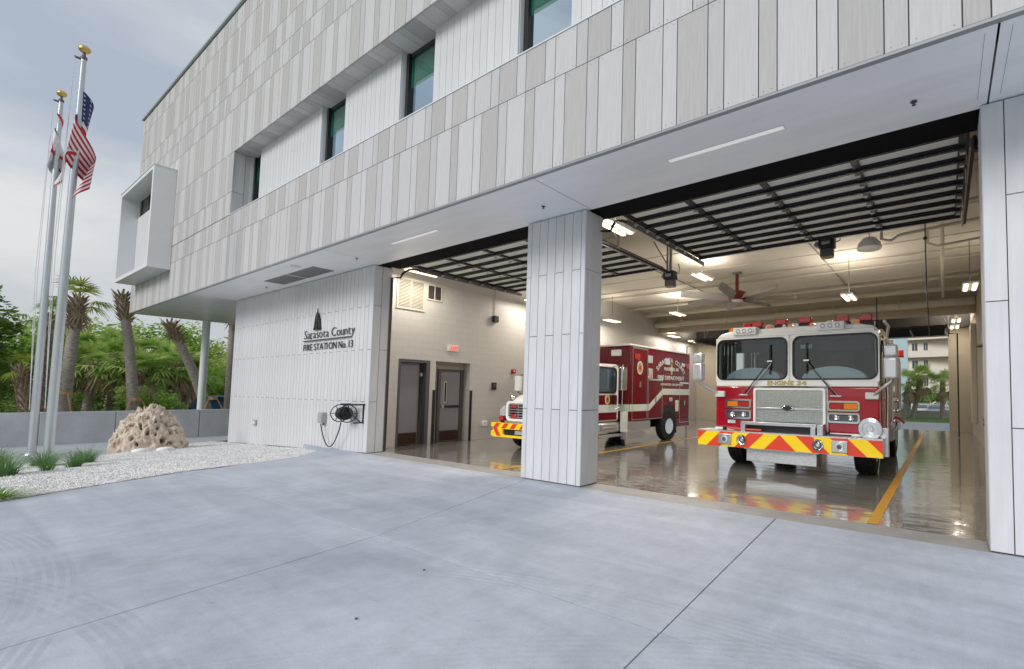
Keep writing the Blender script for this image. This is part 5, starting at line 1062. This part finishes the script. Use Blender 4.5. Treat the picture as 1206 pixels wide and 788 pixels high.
def flag(name, lb, hoist_top, hh, fl, colour, mats, seed, dirn=(0, 1), nu=48, nv=52, spread=.62):
    t0 = Vector(hoist_top); mb = MB(); rn = random.Random(seed)
    for i in range(nu + 1):
        u = i / nu
        for j in range(nv + 1):
            v = j / nv
            amp = .05 + .20 * min(1, u * 3.2)
            ph = 9.5 * u + 1.2 * v; a = spread * math.sin(min(1.0, u * 1.9) * 1.5) * (1 - .35 * v)
            off = a * .55 - .10 * math.sin(math.pi * u) + amp * 1.15 * math.sin(ph) * (1 - .45 * u); dep = amp * .8 * math.cos(ph * 1.25 + .7 * v)
            z = -hh * v * (1 - .15 * u) - fl * (u ** 1.15) * (.70 + .12 * (1 - v))
            mb.v.append((dirn[0] * off + dep * dirn[1], dirn[1] * off + dep * dirn[0] * .6 + dep * .3, z))
    for i in range(nu):
        for j in range(nv): a = i * (nv + 1) + j; mb.f.append((a, a + 1, a + nv + 2, a + nv + 1)); mb.m.append(colour(i / nu, j / nv, i, j))
    o = mb.build(name, mats, fix=False); o.data.polygons.foreach_set('use_smooth', [True] * len(o.data.polygons)); o.location = t0
    md = o.modifiers.new('thickness', 'SOLIDIFY'); md.thickness = .004
    return tag(o, lb, 'flag')
def us(u, v, i, j):
    if u < .40 and v < 7 / 13: return 1 if (i % 4 == 1 and j % 4 == (1 if (i // 4) % 2 else 3)) else 2
    return 0 if int(v * 13) % 2 == 0 else 1
flag('flag', 'drooping red and white striped flag with blue starred canton on the nearer pole', (-17.9, 1.60, 8.75), 1.4, 2.15, us, ['shirt_flag_red', 'flag_white', 'flag_blue'], 3, (-.25, .97), spread=.40)
def fl2(u, v, i, j):
    return 0 if abs(u - v) < .05 or abs(u - (1 - v)) < .05 else 1
flag('flag', 'drooping white flag with red diagonal bands on the farther pole', (-22.5, 1.60, 9.65), 1.3, 1.7, fl2, ['shirt_flag_red', 'flag_white', 'grass_lime'], 5, (.1, .75), spread=.45)

# ================================================================== ROCK
def rock():
    import numpy as np
    rn = random.Random(11); bm = bmesh.new(); bmesh.ops.create_icosphere(bm, subdivisions=7, radius=1.0)
    D = np.array([v.co[:] for v in bm.verts]); R_ = np.empty(len(D))
    for i, d in enumerate(D):
        d = Vector(d); R_[i] = 1 + .17 * noise.fractal(d * 1.7 + Vector((5, 2, 1)), .8, 2.2, 4) + .05 * noise.noise(d * 7) + .035 * noise.noise(d * 16) + .018 * noise.noise(d * 36)
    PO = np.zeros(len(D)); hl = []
    while len(hl) < 90:
        v = Vector((rn.uniform(-.3, 1), rn.uniform(-1, 1), rn.uniform(-.1, .9))).normalized(); hr = rn.uniform(.03, .058) * (1.55 if len(hl) < 22 else 1)
        if all((v - h).length > (hr + q) * 1.15 for h, q in hl): hl.append((v, hr))
    for h, hr in hl:
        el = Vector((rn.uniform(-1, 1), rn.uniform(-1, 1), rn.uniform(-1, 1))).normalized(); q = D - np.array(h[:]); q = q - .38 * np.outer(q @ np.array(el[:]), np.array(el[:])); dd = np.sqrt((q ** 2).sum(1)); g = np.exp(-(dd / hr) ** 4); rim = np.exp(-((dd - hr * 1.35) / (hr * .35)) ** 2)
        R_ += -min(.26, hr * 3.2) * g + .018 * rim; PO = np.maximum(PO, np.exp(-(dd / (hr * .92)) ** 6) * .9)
    z = D[:, 2]; fl = 1.05 - .30 * np.maximum(0, z) ** 1.3
    X = D[:, 0] * .62 * R_ * fl; Y = D[:, 1] * .70 * R_ * fl; Z = np.maximum(-.25, np.sign(z) * np.abs(z) ** .8 * 1.30 * R_)
    for v, a, b_, c in zip(bm.verts, X, Y, Z): v.co = (a, b_, c)
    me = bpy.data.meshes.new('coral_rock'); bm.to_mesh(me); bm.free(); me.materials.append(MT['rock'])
    at = me.attributes.new('pit_shade', 'FLOAT', 'POINT'); at.data.foreach_set('value', PO)
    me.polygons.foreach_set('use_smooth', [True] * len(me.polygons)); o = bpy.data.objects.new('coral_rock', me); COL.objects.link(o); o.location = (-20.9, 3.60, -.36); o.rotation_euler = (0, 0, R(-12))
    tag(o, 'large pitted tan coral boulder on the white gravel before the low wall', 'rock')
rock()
for k, (x, y) in enumerate(((-19.9, 3.3), (-19.8, 3.75))):
    o = MB().ball((0, 0, .04), .14, .2, .08, n=10).build('flat_stone', 'stone_white', smooth=60); o.location = (x, y, terr(x)); tag(o, ('left' if k == 0 else 'right') + ' small pale flat stone at the foot of the coral boulder', 'stone')

# ================================================================== GRASSES
def grass(x, y, h, n, r_, m, lb, seed, group=None):
    rn = random.Random(seed); mb = MB()
    for k in range(n):
        a = rn.uniform(0, 2 * math.pi); d = rn.uniform(0, r_ * .35); lean = rn.uniform(.10, 1.15) * r_ * 1.35; hh = h * rn.uniform(.55, 1.1); w = rn.uniform(.004, .008)
        bx_, by_ = d * math.cos(a), d * math.sin(a); c, s_ = math.cos(a), math.sin(a); pts = []
        for i in range(5):
            u = i / 4; rr_ = lean * u ** 1.8; pts.append((bx_ + c * rr_, by_ + s_ * rr_, hh * (u - .28 * u ** 3 * (lean / r_)), w * (1 - u * .85)))
        vs = []
        for (px_, py_, pz_, pw) in pts: vs += [(px_ - s_ * pw, py_ + c * pw, pz_), (px_ + s_ * pw, py_ - c * pw, pz_)]
        mb.add(vs, [(2 * i, 2 * i + 1, 2 * i + 3, 2 * i + 2) for i in range(4)])
    o = mb.build('grass_clump', m, fix=False); o.location = (x, y, terr(x) - .01); return tag(o, lb, 'grass', group)
for i, (x, y, h, n, r_, m, lb) in enumerate((
    (-15.0, .86, .52, 420, .40, 'grass_blade', 'large dark green grass clump at the left edge of the gravel bed'),
    (-16.9, 1.42, .46, 380, .38, 'grass_blade', 'dark green grass clump at the foot of the farther flagpole'),
    (-15.25, 1.34, .36, 160, .22, 'grass_blade', 'small grass clump right before the nearer flagpole base'),
    (-16.9, 1.98, .48, 380, .36, 'grass_blade', 'tall grass clump just right behind the nearer flagpole'),
    (-15.9, 1.72, .42, 260, .26, 'grass_blade', 'grass clump on open gravel, right of both flagpoles'),
    (-18.6, .95, .50, 300, .4, 'grass_blade', 'grass clump back by the path left of the flagpoles'),
    (-11.35, .60, .20, 420, .30, 'grass_lime', 'low bright lime grass clump at the apron edge'))): grass(x, y, h, int(n * .6), r_ * 1.15, m, lb, 40 + i)

# ================================================================== PALMS AND TREES
def frond(mb, c, az, el, L1, L2, rn, n=18, m=0, droop=.5):
    ca, sa = math.cos(az), math.sin(az); d = Vector((ca * math.cos(el), sa * math.cos(el), math.sin(el))); side = Vector((-sa, ca, 0)); tip = Vector(c) + d * L1 - Vector((0, 0, droop * .25 * L1))
    up = d.cross(side) * -1
    mb.add([Vector(c) - side * .02, Vector(c) + side * .02, tip + side * .012, tip - side * .012], [(0, 1, 2, 3)], m)
    for i in range(n):
        a = (i / (n - 1) - .5) * 2 * R(100) + rn.uniform(-.06, .06); ln = L2 * (1 - .25 * abs(a) / R(100)) * rn.uniform(.82, 1.08)
        q = (d * math.cos(a) + side * math.sin(a)).normalized(); w = ln * (.036 if n > 14 else .062); s2 = (side * math.cos(a) - d * math.sin(a)).normalized()
        p1 = tip + q * ln * .5 + up * .03 - Vector((0, 0, droop * .10 * ln)); p2 = tip + q * ln * .95 - Vector((0, 0, droop * ln * rn.uniform(.45, 1.1)))
        mb.add([tip - s2 * w * .4, tip + s2 * w * .4, p1 + s2 * w, p1 - s2 * w, p2], [(0, 1, 2, 3), (3, 2, 4)], m)
def palm(base, top, r0, r1, lb, nf=22, L1=.9, L2=.85, boots=1.0, fr='frond', seed=1, dead=5, crown=True, bend=0.0, group=None, nleaf=18, bootr=1.9, mid=None):
    rn = random.Random(seed); b0 = Vector(base); tp = Vector(top) - b0; t = thing('palm_tree', lb, 'palm', b0, group=group); path = []
    for i in range(9):
        u = i / 8; path.append(Vector((0, 0, 0)).lerp(tp, u) + Vector((0, bend * math.sin(math.pi * u), 0)))
    MB().tube(path, [r0 * (1.15 - .15 * i / 8) + (r1 - r0) * i / 8 for i in range(9)], 14).build('trunk', 'bark_palm', t, smooth=60)
    if boots:
        mb = MB(); nb = int(64 * boots)
        for k in range(nb):
            u = 1 - (k / nb) * boots * 1.2 / max(tp.length, 1); u = max(u, .02); c = Vector((0, 0, 0)).lerp(tp, u) + Vector((0, bend * math.sin(math.pi * u), 0)); a = k * 2.4; ln = rn.uniform(.20, .32); d = Vector((math.cos(a), math.sin(a), 0)); s2 = Vector((-d.y, d.x, 0))
            rr_ = r1 * .8; o_ = c + d * rr_; e_ = c + d * (rr_ * bootr) + Vector((0, 0, ln)); w = .05
            mb.add([o_ - s2 * w, o_ + s2 * w, o_ + s2 * w - Vector((0, 0, .05)) + d * .05, e_ + s2 * w * .6, e_ - s2 * w * .6, e_ - d * .05], [(0, 1, 3, 4), (1, 2, 3), (0, 4, 2), (4, 3, 5), (0, 2, 1)])
        mb.build('leaf_boots', 'boot_brown', t, fix=False)
    if crown:
        mb = MB()
        for k in range(nf):
            el = R(rn.uniform(-25, 78)); frond(mb, tp, k * 2.399, el, L1 * rn.uniform(.7, 1.1), L2, rn, nleaf, 0, .35 + .4 * (el < .4))
        mb.build('crown', fr, t, fix=False)
    if dead:
        mb = MB()
        for k in range(dead): frond(mb, tp - Vector((0, 0, .15)), k * 2.1 + .5, R(rn.uniform(-75, -40)), L1 * .7, L2 * .8, rn, 10, 0, .9)
        mb.build('dead_fronds', 'frond_dead', t, fix=False)
    return t
def props(base, lb, h=1.6, r_=1.1, seed=0):
    b0 = Vector(base); t = thing('tree_brace', lb, 'wooden brace', b0)
    for k in range(3):
        a = R(seed + 120 * k); c, s_ = math.cos(a), math.sin(a); MB().tube([(c * .18, s_ * .18, h), (c * r_, s_ * r_, 0)], .035, 4).build('strut', 'wood_prop', t)
    MB().lathe([(.24, h - .15), (.24, h + .02), (.19, h + .02), (.19, h - .15), (.24, h - .15)], (0, 0, 0), n=10, caps=False).build('band', 'wood_prop', t)
palm((-35, 3.3, -1), (-35, 3.52, 5.7), .20, .17, 'tall palm behind the flagpoles with rough brown boots and a green tuft', nf=11, L1=.75, L2=.8, seed=2, dead=3, fr='frond_lime', boots=1.3, bootr=2.6)
palm((-36.5, 2.95, -1), (-36.5, 2.95, 4.9), .20, .19, 'brown booted palm between the two flagpoles', nf=10, L1=.7, L2=.8, seed=3, dead=4, boots=4.2, bootr=1.8)
palm((-35, 5.52, -1), (-35, 4.80, 6.15), .19, .16, 'bare trunked palm with clipped top beside the box window', crown=False, dead=0, boots=1.15, seed=4, bootr=2.9, bend=.10)
palm((-35, 8.35, -1), (-35, 6.45, 4.9), .21, .17, 'strongly leaning clipped palm behind the round column', crown=False, dead=2, boots=.9, seed=5, bootr=2.9, L2=.5, L1=.4, bend=.18)
palm((-35.5, 9.05, -1), (-35.5, 9.0, 6.4), .19, .16, 'upright palm trunk just left of the sign wall end', nf=8, dead=2, seed=6)
palm((-34, 2.55, -1), (-34.3, 2.10, 2.35), .17, .16, 'short leaning palm with shaggy orange boots left of the flagpoles', nf=7, L1=.45, L2=.5, seed=7, dead=2, fr='frond_lime', boots=2.4, bootr=2.2)
props((-35, 3.35, -1), 'wooden brace around the palm behind the flagpoles', 2.3, 1.0, 20); props((-35, 5.45, -1), 'wooden brace around the palm behind the boulder', 2.0, 1.1, 80); props((-35, 8.2, -1), 'wooden brace around the leaning palm by the blue car', 2.05, 1.0, 75)
for i, (x, y, h, lb) in enumerate(((-43, 4.9, 3.4, 'low fan palm right of the tall flagpole palm'), (-44, 5.9, 4.0, 'fan palm in the undergrowth left of the clipped palm'), (-42, 6.6, 3.1, 'low fan palm directly behind the boulder'), (-46, 7.7, 4.4, 'fan palm with brown skirt between clipped and leaning palms'),
    (-43, 8.2, 3.6, 'fan palm behind the leaning palm trunk'), (-48, 5.0, 4.4, 'farther fan palm above the undergrowth at left'), (-55, 14.6, 4.9, 'distant fan palm between column and sign wall'), (-44, 9.0, 3.2, 'low fan palm left of the round column'), (-47, 3.6, 3.3, 'dark fan palm behind the flagpole bases'), (-50, 6.6, 5.0, 'tallest fan palm of the undergrowth'))):
    palm((x, y, -1.05), (x, y + .1, h - .6), .17, .17, lb, nf=30, L1=1.0, L2=1.05, seed=20 + i, dead=9, boots=.8, nleaf=13, group='fan palms of the undergrowth')
def tree(x, y, z0, blobs, n, ls, m, lb, seed, trunk=.22, name='leafy_tree', limbs=6, cat='tree'):
    rn = random.Random(seed); t = thing(name, lb, cat, (x, y, z0)); mb = MB()
    tot = sum(b[3] ** 2 for b in blobs)
    for (bx_, by_, bz_, br) in blobs:
        for k in range(int(n * br * br / tot)):
            d = Vector((rn.gauss(0, 1), rn.gauss(0, 1), rn.gauss(0, 1))).normalized(); rr_ = br * (rn.random() ** .45) * (1 + .28 * noise.noise(d * 2.3 + Vector((seed, bx_, by_)))); c = Vector((bx_, by_, bz_)) + d * rr_
            if noise.noise(c * 1.1 + Vector((seed, 0, 0))) < -.12: continue
            a = Vector((rn.uniform(-1, 1), rn.uniform(-1, 1), rn.uniform(-.6, .6))).normalized(); b_ = a.orthogonal().normalized(); b_.rotate(Matrix.Rotation(rn.uniform(0, 6), 3, a)); s_ = ls * rn.uniform(.6, 1.25)
            mb.add([c - a * s_, c + b_ * s_ * .45, c + a * s_, c - b_ * s_ * .45], [(0, 1, 2, 3)])
    mb.build('crown', m, t, fix=False)
    tb = MB(); cz = min(b[2] for b in blobs); tb.tube([(0, 0, 0), (.1, .05, cz * .5), (0, 0, cz)], [trunk, trunk * .85, trunk * .6], 10)
    for k in range(limbs):
        b = blobs[k % len(blobs)]; tb.tube([(0, 0, cz * (.45 + .5 * rn.random())), (b[0] * .5 + rn.uniform(-.3, .3), b[1] * .5, (cz + b[2]) * .5), (b[0] + rn.uniform(-.5, .5), b[1] + rn.uniform(-.5, .5), b[2] + b[3] * .3)], [trunk * .45, trunk * .3, trunk * .08], 7)
    tb.build('trunk', 'bark_tree', t, smooth=60, fix=False)
def blobs(n, w, h0, h1, r0, r1, seed):
    rn = random.Random(seed); return [(rn.uniform(-w, w) * .7, rn.uniform(-w, w), rn.uniform(h0, h1), rn.uniform(r0, r1)) for _ in range(n)]
tree(-37, .2, -1.1, [(0, -.6, 3.6, 1.9), (.5, .6, 4.5, 1.6), (-1, -1.2, 6.1, 1.9), (0, 1.0, 2.9, 1.3), (1, -2.5, 4.5, 2.2), (0, .3, 6.6, 1.2), (0, -4, 6, 2), (0, .7, 5.2, 1.5), (.3, -.2, 2.2, 1.4)], 30000, .13, 'leaf_dark', 'big dark green tree at the left edge beyond the low wall', 1, .28, limbs=10)
tree(-46, 2.2, -1.1, blobs(7, 2.0, 2.6, 4.8, 1.2, 1.9, 5), 9000, .15, 'leaf_mid', 'bushy mid green tree right behind the flagpoles', 2)
for i, (x, y, w, h0, h1, m, lb) in enumerate(((-62, 7.0, 3.4, 4.0, 7.2, 'leaf_bright', 'light green open tree rising behind the undergrowth at left'), (-60, 10.6, 3.2, 4.0, 7.4, 'leaf_mid', 'light green tree behind the clipped palm'), (-64, 14.6, 3.0, 3.6, 7.2, 'leaf_bright', 'yellow green tree seen left of the round column'),
    (-58, 15.8, 2.6, 2.0, 4.6, 'leaf_bright', 'bright green tree between the column and sign wall'), (-52, 12.6, 2.2, 1.6, 3.7, 'leaf_mid', 'low green tree over the parked blue car'), (-70, 20.5, 3.5, 3.2, 6.2, 'leaf_mid', 'distant tree in the gap beside the sign wall'), (-66, 3.2, 3.4, 2.5, 5.6, 'leaf_dark', 'distant dark tree behind the poles'))):
    tree(x, y, -1.1, blobs(9, w, h0, h1 * 1.08, 1.2, 2.2, 60 + i), 8000, .17, m, lb, 30 + i)
for i, (x, y, w, m, lb) in enumerate(((-41, 4.2, 1.4, 'leaf_dark', 'dark shrub under the palms left of the boulder'), (-40.5, 6.9, 1.0, 'leaf_mid', 'rounded green shrub right of the clipped palm base'), (-45, 3.0, 2.2, 'leaf_dark', 'dark shrub mass behind the flagpole bases'), (-50, 8.4, 1.3, 'leaf_dark', 'dark shrub left of the blue car'), (-44, 5.6, 1.6, 'leaf_dark', 'dark shrub in the shade behind the boulder'), (-52, 6.8, 3.0, 'leaf_mid', 'broad shrub bank beyond the fan palms'))):
    tree(x, y, -1.05, blobs(5, w, .7, 2.0, .7, 1.1, 90 + i), 3800, .10, m, lb, 70 + i, .06, 'shrub', 3, 'shrub')
o = MB().add([(-140, -80, -1.02), (-30, -80, -1.02), (-30, 60, -1.02), (-140, 60, -1.02)], [(0, 1, 2, 3)]).build('planting_soil', 'soil', fix=False); o['kind'] = 'structure'
o = MB().add([(-58, 9, -.43), (-40, 9, -.43), (-46, 40, -.43), (-80, 40, -.43)], [(0, 1, 2, 3)]).build('parking_lot', 'asphalt', fix=False); o['kind'] = 'structure'

def car(loc, rz, paint, lb, group=None, suv=False):
    t = thing('parked_car', lb, 'car', loc, rz, group); hh = 1.65 if suv else 1.42
    pr = [(-2.2, .30), (-2.2, .72), (-2.1, .86), (-1.1, .96), (-.45, hh - .06), (.2, hh), (1.25, hh - .04), (1.95, 1.02), (2.2, .92), (2.25, .35)]
    MB().prism(pr, 'y', -.86, .86).build('body', paint, t, bevel=.09, seg=3)
    gl = [(-1.0, .99), (-.42, hh - .13), (.2, hh - .08), (1.15, hh - .12), (1.72, 1.02)]; MB().prism(gl, 'y', -.868, .868).build('side_window', 'car_glass', t)
    MB().add([(-1.12, -.70, 1.0), (-1.12, .70, 1.0), (-.52, .62, hh - .10), (-.52, -.62, hh - .10)], [(0, 1, 2, 3)]).build('windscreen', 'car_glass', t, fix=False); MB().add([(1.95, -.68, 1.04), (1.95, .68, 1.04), (1.36, .6, hh - .10), (1.36, -.6, hh - .10)], [(0, 3, 2, 1)]).build('rear_window', 'car_glass', t, fix=False)
    for x in (-1.35, 1.4):
        for y in (-.78, .78): MB().lathe([(.30, y - .1), (.33, y - .08), (.33, y + .08), (.30, y + .1), (.12, y + .11), (0, y + .1)], (x, 0, .33), 'y', 20).build('wheel', 'rubber', t, smooth=40)
    for y in (-.62, .62): MB().box(-2.23, -2.15, y - .16, y + .16, .62, .76).build('headlight', 'lens_clear', t, bevel=.02); MB().box(2.18, 2.26, y - .14, y + .14, .72, .88).build('tail_light', 'lens_red', t, bevel=.02)
car((-46.0, 11.2, -.42), R(40), 'car_blue', 'blue car parked beyond the low wall behind the leaning palm')
car((-50, 16.5, -.42), R(100), 'car_silver', 'silver car parked far beyond the sign wall end')
t = thing('garden_wall', 'low pale green boundary wall left of the round column in the distance', 'wall', (-52, 8.5, -1)); MB().box(-.1, .1, -2.6, 2.2, 0, 1.75).build('panel', 'house_wall', t); MB().box(-.15, .15, -2.62, 2.22, 1.75, 1.82).build('coping', 'house_wall', t)
t = thing('small_house', 'low distant house with dark grey roof behind the fan palms', 'house', (-74, 12.5, -1)); MB().box(-4, 4, -5, 5, 0, 2.3).build('wall', 'house_wall', t); MB().prism([(-5.6, 2.3), (5.6, 2.3), (0, 4.2)], 'x', -4.5, 4.5).build('roof', 'house_roof', t)
for yy in (-3, 0, 3): MB().box(4.0, 4.03, yy - .6, yy + .6, .9, 1.9).build('window', 'condo_dark', t)

# ================================================================== BEHIND THE STATION
o = MB().box(-30, 30, 24.6, 31.8, -.3, -.012).build('rear_drive', 'path_concrete'); o['kind'] = 'structure'
o = MB().add([(-40, 31.8, -.02), (40, 31.8, -.02), (40, 38.9, -.02), (-40, 38.9, -.02)], [(0, 1, 2, 3)]).build('rear_lawn', 'far_grass', fix=False); o['kind'] = 'structure'
o = MB().add([(-80, 39.3, -.55), (80, 39.3, -.55), (80, 78, -.55), (-80, 78, -.55)], [(0, 1, 2, 3)]).build('street', 'asphalt', fix=False); o['kind'] = 'structure'
t = thing('boundary_wall', 'low pale wall with posts beyond the rear lawn', 'wall', (0, 39, -.2))
for k in range(-8, 8): MB().box(k * 3 + .12, k * 3 + 2.88, -.08, .08, 0, .72).build('panel', 'house_wall', t); MB().box(k * 3 - .12, k * 3 + .12, -.12, .12, 0, .8).build('post', 'house_wall', t)
MB().box(-24, 24, -.02, .02, .95, .99).build('rail', 'box_grey', t)
palm((-2.6, 37.0, -.05), (-2.25, 37, 2.55), .17, .14, 'left lawn palm seen through the rear exit', nf=26, L1=.8, L2=.75, seed=50, dead=12, boots=.8)
palm((-2.1, 37.5, -.05), (-1.45, 37.5, 2.9), .17, .14, 'leaning middle lawn palm seen through the rear exit', nf=26, L1=.8, L2=.8, seed=51, dead=12, boots=.8)
palm((-.2, 38.2, -.05), (-.1, 38.2, 2.6), .15, .13, 'right lawn palm close to the rear door jamb', nf=24, L1=.75, L2=.75, seed=52, dead=9, boots=.8)
palm((-5.2, 38, -.05), (-5.0, 38, 2.9), .17, .14, 'lawn palm hidden mostly behind the fire engine', nf=20, seed=53)
for i, (x, y, rz, m, lb) in enumerate(((-4.3, 50, 80, 'car_blue', 'blue car on the street beyond the rear exit, left one'), (-2.2, 52, 95, 'car_white', 'white car on the street, second from the left'), (-.6, 50, 85, 'car_silver', 'silver car on the street at the right of the exit'), (1.6, 53, 90, 'car_white', 'white car on the street beyond the door jamb'), (-6.6, 51, 88, 'car_silver', 'silver car on the street behind the fire engine'))):
    car((x, y, -.55), R(rz), m, lb, 'cars on the street behind the station')
tree(-3, 60, -.55, blobs(6, 3.2, .8, 2.0, .8, 1.4, 7), 4000, .16, 'leaf_dark', 'dark hedge mass beyond the street', 77, .1, 'hedge', 3, 'hedge'); tree(3, 62, -.55, blobs(6, 3.2, .8, 2.4, .8, 1.4, 8), 4000, .16, 'leaf_dark', 'dark hedge mass right of the cars', 78, .1, 'hedge', 3, 'hedge')
# apartment tower
t = thing('apartment_tower', 'cream apartment tower with curved balconies and a blank teal end wall', 'apartment building', (0, 84, -.6))
MB().box(-5.2, 9, 0, 14, 0, 30).build('wall', 'condo_cream', t); MB().box(-12.5, -5.2, -.6, 13, 0, 30).build('end_wall', 'condo_teal', t)
for k in range(10):
    z = 2.9 + k * 2.9; pts = [(-5.15, 0), (-5.15, -.9), (-3.6, -1.25), (-2.2, -1.25), (-.8, -1.7), (2, -2.0), (5, -2.0), (9, -1.6), (9, 0)]
    MB().prism(pts, 'z', z - .12, z).build('balcony_slab', 'condo_cream', t)
    pi3 = [(a, b_ + .08) for a, b_ in pts[1:-1]]; mb = MB()
    for (p, q_) in zip(pts[1:-1], pts[2:-1]): mb.add([(p[0], p[1], z), (q_[0], q_[1], z), (q_[0], q_[1], z + .95), (p[0], p[1], z + .95), (p[0], p[1] + .1, z), (q_[0], q_[1] + .1, z), (q_[0], q_[1] + .1, z + .95), (p[0], p[1] + .1, z + .95)], [(0, 1, 2, 3), (7, 6, 5, 4), (3, 2, 6, 7)])
    mb.build('balcony_parapet', 'condo_cream', t)
    for x, w in ((-4.6, .8), (-2.9, .6), (1.0, 1.6), (4, 1.6)):
        f = MB().box(x - .06, x + w + .06, -.05, .02, z + .95, z + 2.35).build('window', 'trim_white', t); MB().box(x, x + w / 2 - .03, -.07, -.05, z + 1.0, z + 2.3).box(x + w / 2 + .03, x + w, -.07, -.05, z + 1.0, z + 2.3).build('pane', 'condo_dark', f)
# the two small leaves on the apron
for k, (x, y, lb) in enumerate(((-3.55, 1.62, 'small brown dead leaf on the left half of the apron'), (-4.0, 2.35, 'dark scrap lying near the crossing of the apron joints'))):
    o = MB().add([(-.02, 0, .004), (0, .009, .009), (.022, 0, .005), (0, -.009, .002)], [(0, 1, 2, 3)]).build('dry_leaf', 'leaf_brown', fix=False); o.location = (x, y, .002); tag(o, lb, 'leaf')
